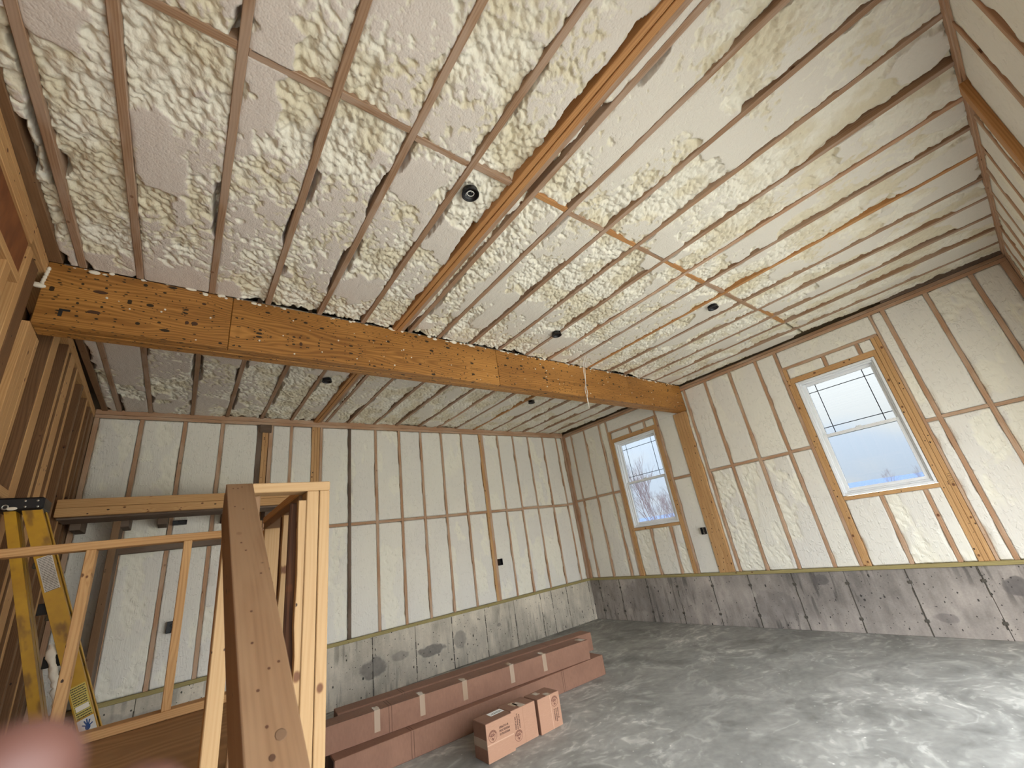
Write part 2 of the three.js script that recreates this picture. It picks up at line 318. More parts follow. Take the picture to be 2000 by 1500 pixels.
// ---------------------------------------------------------------- main beam
{
  const b = base('ceiling_beam', P(2.85, 1.67, 3.48));
  const xs = [-0.88, 0.12, 2.67, 5.11, WX];
  for (let i = 0; i < 4; i++) {
    part('beam_section', bx(xs[i] + 0.0015, xs[i + 1] - 0.0015, 1.67, CEIL, 3.39, 3.434, 0.004, 0), M.beam, b);
  }
  for (let k = 1; k < 4; k++) part('beam_ply', bx(-0.88, WX, 1.67 + 0.002 * (k % 2), CEIL, 3.39 + k * 0.0455, 3.434 + k * 0.0455, 0.004, 0), M.beam, b);
  const blobs = [];
  const bl = (X, Y, Z, r, sx = 1, sy = 1) => { const s = new THREE.IcosahedronGeometry(r, 2); s.scale(sx, sy, 0.8); const q = s.attributes.position; for (let i = 0; i < q.count; i++) { const k = 1 + 0.3 * (vn(q.getX(i) * 90 + X * 9, q.getY(i) * 90 + q.getZ(i) * 50, 3) - 0.5); q.setXYZ(i, q.getX(i) * k, q.getY(i) * k, q.getZ(i) * k); } const pp = P(X, Y, Z); s.translate(pp.x, pp.y, pp.z); blobs.push(s); };
  for (let i = 0; i < 7; i++) bl(-0.868 - i * 0.007 * 0.3, 2.06 - i * 0.022, 3.385, 0.013, 0.8, 1.3);
  bl(-0.885, 1.925, 3.38, 0.02, 1.6, 0.8); bl(-0.90, 1.935, 3.38, 0.014, 1.6, 0.8);
  part('foam_blob', mergeGeometries(blobs.map((g) => g)), M.foamBlob, b, 'dried drip of white foam');
  const r = rng(8), crumbs = [];
  for (let i = 0; i < 70; i++) { const s = new THREE.IcosahedronGeometry(0.003 + r() * 0.006, 0); const q = P(-0.8 + r() * 7.2, 1.69 + r() * 0.4, 3.388); s.translate(q.x, q.y, q.z); crumbs.push(s); }
  for (let i = 0; i < 150; i++) { const X = -0.8 + r() * 7.3, s = new THREE.IcosahedronGeometry(0.004 + 0.016 * r() * r(), 1); s.scale(1.1 + r(), 0.5 + 0.7 * r(), 0.5); const q = P(X, 2.098 + r() * 0.024, 3.386); s.translate(q.x, q.y, q.z); crumbs.push(s); }
  tag(part('foam_crumbs', mergeGeometries(crumbs), M.foamBlob, b), null, null, null, 'stuff');
  const knot = (X, Y, a, bb) => { const k = new THREE.SphereGeometry(1, 18, 10); k.scale(a, bb, 0.0012); const q = P(X, Y, 3.39); k.translate(q.x, q.y, q.z); return part('knot', k, M.knot, b); };
  for (const q of [[-0.614, 1.958, 0.036, 0.013], [-0.62, 1.80, 0.032, 0.013], [-0.057, 2.014, 0.014, 0.009], [-0.096, 1.834, 0.02, 0.016], [-0.14, 1.832, 0.012, 0.014], [3.394, 1.995, 0.022, 0.018], [3.416, 1.829, 0.018, 0.016], [2.872, 1.92, 0.012, 0.01], [2.96, 1.915, 0.014, 0.012], [0.62, 1.80, 0.012, 0.018], [0.61, 1.86, 0.008, 0.01], [1.7, 1.78, 0.016, 0.009], [4.1, 1.88, 0.012, 0.01]]) knot(...q);
  part('ink_mark', bx(-0.775, -0.757, 1.735, 1.79, 3.3885, 3.392, 0.001), M.blackMatte, b); part('ink_mark', bx(-0.757, -0.725, 1.775, 1.79, 3.3885, 3.392, 0.001), M.blackMatte, b);
  tag(b, 'long yellow brown laminated timber beam spanning the room under the foamed ceiling', 'beam');
}

// ---------------------------------------------------------------- concrete (one stained face texture per wall)
function concreteTex(seed, len, h, stains, base) {
  const W = 2048, H = 256, r = rng(seed), pits = {};
  for (let i = 0; i < 620; i++) { const u = r() * len, v = r() * h, s = 0.0025 + 0.011 * r() * r() * r(), e = 0.5 + r() * 1.6; for (let a = -1; a <= 1; a++) for (let b = -1; b <= 1; b++) (pits[(Math.floor(u * 20) + a) + ',' + (Math.floor(v * 20) + b)] ??= []).push([u, v, s, e]); }
  return tex(W, H, (a, b) => {
    const u = a * len, v = b * h;
    let k = base + 60 * (fbm(u * 1.3, v * 1.6, seed + 1, 4) - 0.5) + 50 * (fbm(u * 9, v * 5, seed + 2, 4) - 0.5) + 18 * (fbm(u * 30, v * 5, seed + 3, 3) - 0.5) + 10 * (fbm(u * 120, v * 120, seed + 4, 1) - 0.5);
    k -= 30 * ss(0.56, 0.74, fbm(u * 26, v * 3.2 + 7, seed + 6, 4)) * ss(0.45, 0.62, fbm(u * 1.1, v * 1.2, seed + 7, 3));
    let warm = 0.5;
    for (const [su, sv, ru, rv, amt] of stains) { const n = 0.55 * (fbm(u * 14, v * 14, seed + 8, 4) - 0.5), d = Math.sqrt(((u - su) / ru) ** 2 + ((v - sv) / rv) ** 2) + n; const t = ss(1.05, 0.8, d) * amt; k = lerp(k, base * 0.6 + 20 * fbm(u * 30, v * 30, seed + 9, 2), t); warm = lerp(warm, 0.2, t); }
    for (const s of pits[Math.floor(u * 20) + ',' + Math.floor(v * 20)] ?? []) { const du = u - s[0], dv = (v - s[1]) / s[3]; if (du * du + dv * dv < s[2] * s[2]) k = Math.min(k, 62); }
    return seed < 400 ? [k * 1.05, k * 1.0, k * (0.87 + 0.08 * (1 - warm))] : [k * 1.05, k * 0.99, k * (0.90 + 0.08 * (1 - warm))];
  }, 1, 1, false, THREE.ClampToEdgeWrapping);
}
// poured concrete, cast in form panels: each panel a slightly proud piece, with a fin of grout over most joints
function concreteWall(parent, seams, toGeo, u0, len, h, stains, seed, tone) {
  const mat = new THREE.MeshStandardMaterial({ map: concreteTex(seed, len, h, stains, tone), roughness: 0.85 });
  for (let i = 0; i + 1 < seams.length; i++) {
    const proud = 0.004 * h2(i, seed, 4), g = toGeo(seams[i] + 0.002, seams[i + 1] - 0.002, proud);
    const uv = g.attributes.uv, p = g.attributes.position, U = seams.axis;
    for (let k = 0; k < p.count; k++) uv.setXY(k, ((U === 0 ? p.getX(k) : -p.getZ(k)) - u0) / len, p.getY(k) / h);
    part('concrete_panel', g, mat, parent);
  }
  return mat;
}
M.seam = new THREE.MeshStandardMaterial({ color: '#544f47', roughness: 0.95 });
const SILL0 = -0.905, SILL1 = -0.865;

// ---------------------------------------------------------------- back wall
{
  const w = structure('wall_back');
  part('sheathing', bx(-1.3, 6.95, SILL0, CEIL + 0.3, WZ + 0.14, WZ + 0.2), M.sheath, w);
  part('foundation', bx(-1.3, 6.95, FL - 0.1, SILL0, WZ + 0.08, WZ + 0.3), M.seam, w);
  const seams = [-0.96, -0.18, 0.42, 1.02, 1.62, 2.22, 2.84, 3.44, 4.05, 4.65, 5.25, 5.52, 5.91, 6.52, 6.64]; seams.axis = 0;
  const V0 = (y) => y + EYE;
  concreteWall(w, seams, (a, b, pr) => bx(a, b, FL, SILL0, WZ - 0.004 - pr, WZ + 0.1, 0.004), -0.96, 7.6, 0.7,
    [[2.23 + 0.96, V0(-1.27), 0.19, 0.12, 0.85], [3.09 + 0.96, V0(-1.27), 0.23, 0.075, 0.9], [3.56 + 0.96, V0(-1.24), 0.11, 0.13, 0.5], [2.6 + 0.96, V0(-1.22), 0.13, 0.06, 0.45], [4.3 + 0.96, V0(-1.2), 0.05, 0.03, 0.6], [-0.3 + 0.96, V0(-1.2), 0.5, 0.2, 0.4]], 301, 188);
  const fins = []; const fr = rng(4);
  for (const s of seams.slice(1, -1)) for (let k = 0; k < 7; k++) if (fr() < 0.75) fins.push(bx(s - 0.004 - 0.004 * fr(), s + 0.004, FL + k * 0.098, FL + k * 0.098 + 0.09, WZ - 0.011, WZ - 0.003, 0.002));
  tag(part('joint_fins', mergeGeometries(fins), M.seam, w), null, null, null, 'stuff');
  part('sill_plate', bx(-0.95, WX, SILL0, SILL1, WZ - 0.02, WZ + 0.12), M.treated, w);
  part('top_plate', bx(-0.95, WX, 2.035, 2.075, WZ - 0.002, WZ + 0.14), M.dusty, w);
  part('top_plate', bx(-0.95, WX, 2.077, CEIL + 0.02, WZ - 0.006, WZ + 0.14), M.dusty, w);
  const studs = [[-0.95, -0.905, 'dusty'], [-0.55, -0.51, 'dusty'], [-0.135, -0.095, 'dusty'], [0.26, 0.30, 'dusty'], [0.68, 0.74, 'grey'], [0.742, 0.778, 'fresh'], [0.78, 0.815, 'fresh'], [0.822, 0.87, 'dusty'], [1.085, 1.12, 'dusty'],
    [1.375, 1.412, 'fresh'], [1.414, 1.45, 'fresh'], [1.452, 1.485, 'fresh'], [1.49, 1.525, 'dusty'], [1.90, 1.938, 'grey'], [2.31, 2.348, 'dusty'], [2.71, 2.748, 'dusty'], [3.10, 3.138, 'dusty'], [3.50, 3.538, 'dusty'], [3.92, 3.958, 'dusty'], [4.325, 4.375, 'fresh'], [4.377, 4.425, 'dusty'],
    [4.755, 4.79, 'dusty'], [5.14, 5.175, 'dusty'], [5.54, 5.575, 'dusty'], [5.955, 5.99, 'dusty'], [6.365, 6.40, 'dusty'], [6.535, 6.60, 'joist']];
  for (const [a, b, m] of studs) part('stud', wobble(bx(a, b, SILL1, 2.035, WZ - (m === 'fresh' ? 0.004 : 0.001), WZ + 0.13), 0.003, 0.7, Math.round(a * 91)), M[m], w);
  // metal strap and mastic over the beam pocket
  part('joist_pocket_patch', bx(0.70, 0.85, 1.92, 2.04, WZ - 0.01, WZ + 0.03, 0.008), M.grey, w);
  for (let i = 0; i + 1 < studs.length; i++) {
    const a = studs[i][1], b = studs[i + 1][0]; if (b - a < 0.03) continue;
    const by = 0.57 + (h2(i, 2, 2) - 0.5) * 0.015;
    part('blocking', bx(a, b, by, by + 0.038, WZ - 0.001, WZ + 0.13), M.dusty, w);
    const full = [[SILL1, by], [by + 0.038, 2.035]];
    for (const [y0, y1] of full) wallFoam(w, P(a - 0.002, y0, WZ), AX[0], AX[1], AX[2], b - a + 0.004, y1 - y0, 0.02);
  }
  // ledger, its shadow put into dark wood, and the boards that stand proud at the left end
  part('ledger', bx(-0.52, 0.56, 0.49, 0.62, 6.28, WZ - 0.002), M.grey, w);
  part('post', bx(-0.575, -0.515, FL, 0.80, 6.02, 6.06), M.brown, w);
  part('post', bx(-0.56, -0.515, FL, 0.80, 6.062, WZ - 0.01), M.grey, w);  // side of the same post, its shade put into darker wood than the lit front
}

// ---------------------------------------------------------------- right wall with two windows
{
  const w = structure('wall_right');
  const Nn = new THREE.Vector3(-1, 0, 0);
  const wins = [[0.85, 1.75, -0.05, 1.51], [4.10, 5.045, -0.06, 1.55]];
  // sheathing around the openings
  const S0 = WX + 0.14, S1 = WX + 0.2;
  part('sheathing', bx(S0, S1, SILL0, -0.06, -0.9, 6.75), M.sheath, w);
  part('sheathing', bx(S0, S1, 1.55, CEIL + 0.3, -0.9, 6.75), M.sheath, w);
  for (const [a, b] of [[-0.9, 0.85], [1.75, 4.10], [5.045, 6.75]]) part('sheathing', bx(S0, S1, -0.06, 1.55, a, b), M.sheath, w);
  part('foundation', bx(WX + 0.08, WX + 0.3, FL - 0.1, SILL0, -0.9, 6.75), M.seam, w);
  const seams = [-0.56, -0.34, 0.27, 0.88, 1.47, 2.07, 2.67, 3.26, 3.84, 4.46, 5.05, 5.66, 6.16, 6.42]; seams.axis = 2;
  const V0 = (y) => y + EYE;
  concreteWall(w, seams, (a, b, pr) => bx(WX - 0.004 - pr, WX + 0.1, FL, SILL0, a, b, 0.004), -0.56, 7.0, 0.7,
    [[2.35 + 0.56, V0(-1.0), 0.10, 0.07, 0.7], [0.66 + 0.56, V0(-1.1), 0.12, 0.09, 0.75], [3.0 + 0.56, V0(-1.3), 0.3, 0.2, 0.25], [5.2 + 0.56, V0(-1.2), 0.4, 0.3, 0.25], [1.3 + 0.56, V0(-1.4), 0.1, 0.05, 0.4]], 401, 142);
  const fins = []; const fr = rng(6);
  for (const s of seams.slice(1, -1)) for (let k = 0; k < 7; k++) if (fr() < 0.8) { const q = (fr() - 0.5) * 0.012; fins.push(bx(WX - 0.012, WX - 0.003, FL + k * 0.098, FL + k * 0.098 + 0.096, s - 0.005 + q, s + 0.004 + q, 0.002)); }
  for (const s of seams.slice(1, -1)) for (const y of [-1.06, -1.45]) fins.push(bx(WX - 0.016, WX - 0.002, y, y + 0.03, s - 0.02, s + 0.02, 0.006));
  tag(part('joint_fins', mergeGeometries(fins), M.seam, w), null, null, null, 'stuff');
  part('sill_plate', bx(WX - 0.022, WX + 0.12, SILL0, SILL1, EZ, WZ), M.treated, w);
  part('top_plate', bx(WX - 0.002, WX + 0.14, 2.02, 2.06, EZ, WZ), M.dusty, w);
  part('top_plate', bx(WX - 0.012, WX + 0.14, 2.062, 2.10, EZ, WZ), M.joist, w);
  part('top_plate', bx(WX - 0.03, WX + 0.14, 2.102, CEIL + 0.06, EZ, 0.55), M.grey, w, 'blackened plate end');
  const st = (a, b, y0, y1, m, out = 0.001) => part('stud', wobble(bx(WX - out, WX + 0.13, y0, y1, a, b), 0.003, 0.7, Math.round(a * 77 + 300)), M[m], w);
  const T = 2.02, B = SILL1;
  const full = [[-0.5, -0.44], [-0.235, -0.195], [0.15, 0.19], [0.555, 0.595], [2.115, 2.153], [2.525, 2.563], [2.935, 2.973], [3.325, 3.362], [5.315, 5.35], [5.74, 5.775], [6.13, 6.165], [6.33, 6.4]];
  for (const [a, b] of full) st(a, b, B, T, 'dusty');
  // jack and king studs, post under the beam
  for (const [a, b, y1, m] of [[0.805, 0.845, 1.585, 'fresh'], [0.765, 0.803, 1.735, 'fresh'], [0.722, 0.763, 1.74, 'fresh'], [0.695, 0.72, T, 'dusty'], [1.755, 1.793, 1.515, 'fresh'], [1.795, 1.833, 1.74, 'fresh'], [1.835, 1.873, T, 'dusty'],
    [4.06, 4.097, 1.56, 'fresh'], [4.02, 4.058, 1.76, 'fresh'], [3.985, 4.018, T, 'dusty'], [5.05, 5.088, 1.555, 'fresh'], [5.09, 5.128, 1.79, 'fresh'], [5.13, 5.16, T, 'dusty']]) st(a, b, B, y1, m, 0.003);
  for (let k = 0; k < 5; k++) part('post_ply', bx(WX - 0.012 - 0.002 * (k % 2), WX + 0.13, B, 1.668, 3.42 + k * 0.048, 3.466 + k * 0.048), M.fresh, w);
  // window framing: sill, rough head, header plate, cripples
  for (const [z0, z1, ys, yh, yp, up, lo] of [[0.805, 1.793, -0.055, 1.515, 1.735, [0.95, 1.33], [0.98, 1.38]], [4.06, 5.088, -0.065, 1.555, 1.755, [4.27, 4.61], [4.30, 4.70]]]) {
    part('window_sill_plate', bx(WX - 0.004, WX + 0.13, ys - 0.045, ys, z0 + 0.04, z1 - 0.04), M.fresh, w);
    part('header_plate', bx(WX - 0.003, WX + 0.13, yh, yh + 0.07, z0 - 0.0, z1), M.fresh, w);
    part('header_plate', bx(WX - 0.001, WX + 0.13, yp, yp + 0.035, z0 - 0.08, z1 + 0.04), M.dusty, w);
    for (const c of up) st(c - 0.018, c + 0.018, yh + 0.07, yp, 'dusty');
    for (const c of lo) st(c - 0.019, c + 0.019, B, ys - 0.045, 'dusty');
    const cut = [z0, up[0], up[1], z1];
    for (let i = 0; i < 3; i++) wallFoam(w, P(WX, yh + 0.068, cut[i + 1] - (i < 2 ? 0.018 : 0)), AX[2], AX[1], Nn, cut[i + 1] - cut[i] - (i === 1 ? 0.036 : 0.018), yp - yh - 0.066);
    wallFoam(w, P(WX, yp + 0.033, z1 + 0.04), AX[2], AX[1], Nn, z1 - z0 + 0.128, T - yp - 0.033);
    const cl = [z0 + 0.04, lo[0], lo[1], z1 - 0.04];
    for (let i = 0; i < 3; i++) wallFoam(w, P(WX, B, cl[i + 1] - (i < 2 ? 0.017 : 0)), AX[2], AX[1], Nn, cl[i + 1] - cl[i] - (i === 1 ? 0.034 : 0.017), ys - 0.043 - B);
  }
  const by = 0.605;
  for (const [a, b] of [[-0.44, -0.235], [-0.195, 0.15], [0.19, 0.555], [0.595, 0.695], [1.873, 2.115], [2.153, 2.525], [2.563, 2.935], [2.973, 3.325], [3.66, 3.985], [5.16, 5.315], [5.35, 5.74], [5.775, 6.13], [6.165, 6.33]]) {
    const q = by + (h2(Math.round(a * 50), 1, 3) - 0.5) * 0.02;
    part('blocking', bx(WX - 0.001, WX + 0.13, q, q + 0.036, a, b), M.dusty, w);
    for (const [y0, y1] of [[B, q], [q + 0.036, T]]) wallFoam(w, P(WX, y0, b + 0.002), AX[2], AX[1], Nn, b - a + 0.004, y1 - y0);
  }
  wallFoam(w, P(WX, B, 3.422), AX[2], AX[1], Nn, 0.062, T - B);
  wallFoam(w, P(WX, 1.67, 3.985), AX[2], AX[1], Nn, 0.40, T - 1.67);
  // grade stamps, dashes of ink on the lumber
  const ink = []; for (const [z, y] of [[0.742, 0.02], [4.035, 0.12]]) for (let k = 0; k < 5; k++) { ink.push(bx(WX - 0.0045, WX - 0.003, y - k * 0.022, y - k * 0.022 + 0.004, z - 0.016, z + 0.002, 0.0004)); if (k % 2) ink.push(bx(WX - 0.0045, WX - 0.003, y - k * 0.022 - 0.01, y - k * 0.022 + 0.01, z + 0.006, z + 0.009, 0.0004)); }
  tag(part('grade_stamp', mergeGeometries(ink), M.blackMatte, w), null, null, null, 'stuff');

  // windows
  wins.forEach(([z0, z1, y0, y1], i) => {
    const g = base(`window_${i + 1}`, P(WX, y0, (z0 + z1) / 2)); g.userData.kind = 'structure';
    const X0 = WX + 0.002;
    const ring = (za, zb, ya, yb, t, xa, xb, b = 0.004, tb = t) => mergeGeometries([bx(xa, xb, ya, yb, za, za + t, b), bx(xa, xb, ya, yb, zb - t, zb, b), bx(xa, xb, ya, ya + tb, za + t, zb - t, b), bx(xa, xb, yb - t, yb, za + t, zb - t, b)]);
    const f = part('window_frame', ring(z0, z1, y0, y1, 0.028, X0, X0 + 0.15), M.vinyl, g);
    part('frame_stop', ring(z0 + 0.028, z1 - 0.028, y0 + 0.028, y1 - 0.028, 0.02, X0 + 0.03, X0 + 0.15), M.vinyl, g);
    const mid = (y0 + y1) / 2 - 0.01, za = z0 + 0.048, zb = z1 - 0.048;
    const lo = part('lower_sash', ring(za, zb, y0 + 0.048, mid + 0.02, 0.038, X0 + 0.045, X0 + 0.08), M.vinyl, g);
    const hi = part('upper_sash', ring(za, zb, mid - 0.02, y1 - 0.048, 0.036, X0 + 0.085, X0 + 0.12), M.vinyl, g);
    part('pane', bx(X0 + 0.06, X0 + 0.064, y0 + 0.08, mid - 0.01, za + 0.03, zb - 0.03, 0.0005), M.glass, lo);
    const gy0 = mid + 0.016, gy1 = y1 - 0.084, gz0 = za + 0.036, gz1 = zb - 0.036;
    part('pane', bx(X0 + 0.096, X0 + 0.1, gy0 - 0.006, gy1 + 0.006, gz0 - 0.006, gz1 + 0.006, 0.0005), M.glass, hi);
    for (const z of [gz0 + 0.1, gz1 - 0.1]) part('muntin', bx(X0 + 0.104, X0 + 0.109, gy0, gy1, z - 0.0045, z + 0.0045, 0.001), M.muntin, hi);
    for (const y of [gy0 + 0.095, gy1 - 0.095]) part('muntin', bx(X0 + 0.104, X0 + 0.109, y - 0.0045, y + 0.0045, gz0, gz1, 0.001), M.muntin, hi);
    part('sash_lock', bx(X0 + 0.04, X0 + 0.07, mid + 0.02, mid + 0.035, (z0 + z1) / 2 - 0.03, (z0 + z1) / 2 + 0.03, 0.004), M.vinyl, g);
  });
}

// ---------------------------------------------------------------- end wall beside the camera, with an unseen open doorway, added and sized to light the room
{
  const w = structure('wall_front');
  const Nn = new THREE.Vector3(0, 0, -1), U = new THREE.Vector3(-1, 0, 0), D0 = -0.3, D1 = 5.5, DT = 1.06;
  part('sheathing', bx(-1.3, D0, FL - 0.05, CEIL + 0.3, EZ - 0.2, EZ - 0.14), M.sheath, w);
  part('sheathing', bx(D1, 6.9, FL - 0.05, CEIL + 0.3, EZ - 0.2, EZ - 0.14), M.sheath, w);
  part('sheathing', bx(D0, D1, DT, CEIL + 0.3, EZ - 0.2, EZ - 0.14), M.sheath, w);
  part('header', bx(D0 - 0.1, D1 + 0.1, DT, DT + 0.3, EZ - 0.14, EZ - 0.001), M.fresh, w);
  part('top_plate', bx(-0.9, WX, 2.04, 2.08, EZ - 0.14, EZ), M.dusty, w);
  part('top_plate', bx(-0.9, WX, 2.082, CEIL + 0.02, EZ - 0.14, EZ + 0.006), M.dusty, w);
  let last = -0.86;
  const xs = [-0.5, -0.1, 0.3, 0.7, 1.1, 1.5, 1.9, 2.3, 2.72, 3.26, 3.62, 4.02, 4.42, 4.83, 5.23, 5.64, 6.05, 6.42];
  for (const x of [...xs, 6.56]) {
    const wide = x === 3.26 ? 0.05 : 0.019, y0 = x > D0 - 0.05 && x < D1 + 0.05 ? DT + 0.3 : SILL1;
    if (y0 > 0 || x < D0 || x > D1) part('stud', bx(x - wide, x + wide, y0, 2.04, EZ - 0.14, EZ + (x === 3.26 ? 0.03 : 0.001)), x === 3.26 ? M.warm : M.dusty, w);
    const yb = (last > D0 - 0.2 && x < D1 + 0.2) ? DT + 0.3 : SILL1;
    wallFoam(w, P(x - wide + 0.002, yb, EZ), U, AX[1], Nn, x - wide - last + 0.004, 2.04 - yb, 0.025);
    last = x + wide;
  }
  part('foundation', bx(-1.3, D0, FL - 0.1, SILL1, EZ - 0.2, EZ), M.seam, w); part('foundation', bx(D1, 6.9, FL - 0.1, SILL1, EZ - 0.2, EZ), M.seam, w);
}

// ---------------------------------------------------------------- left wall, bare framing
{
  const w = structure('wall_left');
  const XL = (z) => -0.88 - 0.0235 * (z - 3.4);
  part('sheathing', bx(-1.2, -1.06, FL - 0.05, CEIL + 0.3, EZ - 0.2, 6.7, 0.004, 1), M.ply, w);
  const stud = (z0, z1, y0, y1, m = 'tan', out = 0) => part('stud', wobble(bx(XL(z0) - 0.14, XL(z0) + out, y0, y1, z0, z1), 0.004, 0.8, Math.round(z0 * 60)), M[m], w);
  const plate = (name, y0, y1, za, zb, d = 0.16, m = 'tan', out = 0.002) => { const n = 4; for (let i = 0; i < 1; i++) { const g = bx(-d, 0, y0, y1, za, zb); const p = g.attributes.position; for (let k = 0; k < p.count; k++) p.setX(k, p.getX(k) + XL(-p.getZ(k)) + out); part(name, g, M[m], w); } };
  plate('top_plate', 2.075, 2.115, EZ, 6.38); plate('top_plate', 2.03, 2.072, EZ, 6.38);
  plate('bottom_plate', FL, FL + 0.04, EZ, 6.38);
  // studs between the beam post and the back wall
  for (const [a, b, m] of [[3.99, 4.13], [4.47, 4.52], [4.63, 4.79], [4.95, 5.0], [5.36, 5.4, 'brown'], [5.75, 5.80], [6.02, 6.06, 'brown'], [6.24, 6.36, 'brown']]) { stud(a, b, FL + 0.04, 2.03, m); stud(a - 0.021, a - 0.001, FL + 0.04, 2.03, 'dark', -0.003); }  // thin dark boards added on the near faces put shade into the stud sides
  for (let k = 0; k < 5; k++) stud(3.375 + k * 0.056, 3.429 + k * 0.056, FL + 0.04, 1.668, 'tan', 0.004);
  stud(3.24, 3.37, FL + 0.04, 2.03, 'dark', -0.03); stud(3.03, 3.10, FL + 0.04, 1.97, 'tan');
  // header over the opening beside the stair
  plate('header_panel', 1.758, 1.985, EZ + 0.02, 3.028, 0.12, 'osb', -0.010);
  plate('header_plate', 1.715, 1.758, EZ, 3.03); plate('header_plate', 1.986, 2.03, EZ, 3.03, 0.05);
  for (const [a, b] of [[2.80, 2.88], [2.56, 2.6], [2.16, 2.2], [1.76, 1.8], [1.36, 1.4], [0.95, 1.0], [0.5, 0.55], [0.1, 0.15], [-0.5, -0.44]]) stud(a, b, FL + 0.04, 1.715, 'tan');
  plate('rail_board', 0.70, 0.76, 2.2, 4.0, 0.1);
}

// ---------------------------------------------------------------- stair, landing and guards
{
  const s = base('stair', P(-0.3, FL, 1.9));
  part('landing_deck', bx(-0.84, 0.376, -0.572, -0.55, 2.0, 3.14, 0.002, 0), M.ply, s);
  part('rim_joist', bx(-0.84, 0.376, -0.80, -0.573, 3.10, 3.138), M.tan, s); part('rim_joist', bx(-0.84, 0.108, -0.80, -0.573, 1.99, 2.028), M.tan, s);
  for (let k = 0; k < 4; k++) {
    const z = 1.99 - (k + 1) * 0.265, y = -0.55 - (k + 1) * 0.208;
    part('tread', bx(-0.81, 0.108, y - 0.038, y, z - 0.02, z + 0.265), M.tan, s);
    part('riser', bx(-0.81, 0.108, y - 0.206, y - 0.038, z, z + 0.02), M.ply, s);
  }
  tag(s, 'unfinished wooden stair and plywood landing inside the stud guards by the bare framed wall', 'stair');

  // sloping guard timber, cut from its side outline
  const r = base('sloped_guard_rail', P(0.158, FL, 0.42));
  const sl = 0.62, top = (z) => 0.363 + sl * (z - 1.9);
  const sh = new THREE.Shape([[-0.38, top(0.38)], [-1.9, top(1.9)], [-1.9, top(1.9) - 0.03], [-1.94, top(1.9) - 0.03], [-1.94, top(1.94) - 0.165], [-0.38, top(0.38) - 0.165]].map(([a, b]) => new THREE.Vector2(a, b + EYE)));
  const eg = new THREE.ExtrudeGeometry(sh, { depth: 0.081, bevelEnabled: true, bevelThickness: 0.003, bevelSize: 0.003, bevelOffset: -0.003, bevelSegments: 2 });
  eg.applyMatrix4(new THREE.Matrix4().makeBasis(new THREE.Vector3(0, 0, 1), new THREE.Vector3(0, 1, 0), new THREE.Vector3(-1, 0, 0)).setPosition(0.198, 0, 0));
  part('rail_timber', grain(eg, new THREE.Vector3(0, sl, -1), 0.4, 0.1), M.brown, r);
  part('post', bx(0.118, 0.198, FL, top(0.40) - 0.165, 0.38, 0.46), M.brown, r);
  // knots and nail dents that show on the upper face
  const nail = (z, x, rad) => { const c = new THREE.SphereGeometry(rad, 10, 6); c.scale(1, 0.03, 1.3); c.rotateX(Math.atan(sl)); const q = P(x, top(z) + 0.0004, z); c.translate(q.x, q.y, q.z); return c; };
  tag(part('nail_dents', mergeGeometries([[1.86, 0.135], [1.86, 0.15], [1.87, 0.163], [1.72, 0.135], [1.70, 0.158], [1.35, 0.178], [1.13, 0.142], [1.06, 0.165], [1.07, 0.183], [1.02, 0.143], [0.95, 0.15], [1.5, 0.142], [1.46, 0.151], [1.22, 0.147]].map(([z, x]) => nail(z, x, 0.0028))), M.bark, r), null, null, null, 'stuff');
  part('knot', nail(0.93, 0.168, 0.009), M.knotPale, r); part('knot', nail(0.90, 0.152, 0.005), M.knot, r);
  tag(r, 'thick brown dusty timber sloping up as the stair guard rail in the foreground', 'guard rail');

  const g = base('guard_wall', P(0.3, FL, 1.95)), g2 = base('guard_wall', P(0.43, FL, 2.45)), F = FL + 0.038;
  part('top_plate', bx(0.2, 0.488, 0.3255, 0.363, 1.9, 1.99), M.pale, g);
  part('bottom_plate', bx(0.118, 0.488, FL, F, 1.9, 1.99), M.pale, g);
  part('stud', bx(0.1235, 0.171, F, 0.19, 1.91, 1.995), M.pale, g);
  part('stud', bx(0.1985, 0.238, F, 0.325, 1.955, 1.99), M.brown, g);
  part('stud', bx(0.398, 0.444, F, 0.325, 1.9, 1.99), M.pale, g);
  part('stud', bx(0.447, 0.487, F, 0.325, 1.9, 1.99), M.pale, g);
  const live = (x0, x1, z, seed, amp) => { const pts = []; for (let k = 0; k <= 40; k++) { const y = F + (0.287 - F) * k / 40; pts.push(new THREE.Vector2(x0 + amp * (fbm(y * 3.5, seed, seed, 3) - 0.35), y + EYE)); } pts.push(new THREE.Vector2(x1, 0.287 + EYE), new THREE.Vector2(x1, F + EYE)); const e = new THREE.ExtrudeGeometry(new THREE.Shape(pts), { depth: 0.032, bevelEnabled: true, bevelSize: 0.002, bevelThickness: 0.002, bevelSegments: 1 }); e.translate(0, 0, -z - 0.036); return grain(e, AX[1]); };
  part('stud', live(0.364, 0.397, 1.905, 4, 0.03), M.pale, g, 'pale stud with a wavy live edge');
  part('bark_edge', bx(0.345, 0.392, F, 0.287, 1.946, 1.975, 0.008), M.bark, g, 'dark strip of bark');
  tag(g, 'short front panel of tall bright pale studs joined to the sloping brown rail', 'guard wall');
  part('top_plate', bx(0.386, 0.488, 0.3255, 0.363, 2.0, 2.99), M.tan, g2);
  part('top_plate', bx(0.386, 0.475, 0.287, 0.325, 2.0, 2.95), M.brown, g2);
  part('bottom_plate', bx(0.386, 0.475, FL, F, 2.0, 2.99), M.pale, g2);
  part('stud', live(0.386, 0.474, 2.34, 9, 0.025), M.pale, g2);
  part('bark_edge', bx(0.384, 0.40, F, 0.287, 2.378, 2.40, 0.006), M.bark, g2);
  part('stud', bx(0.386, 0.474, F, 0.287, 2.90, 2.938), M.pale, g2); part('stud', bx(0.386, 0.474, F, 0.287, 2.94, 2.978), M.tan, g2);
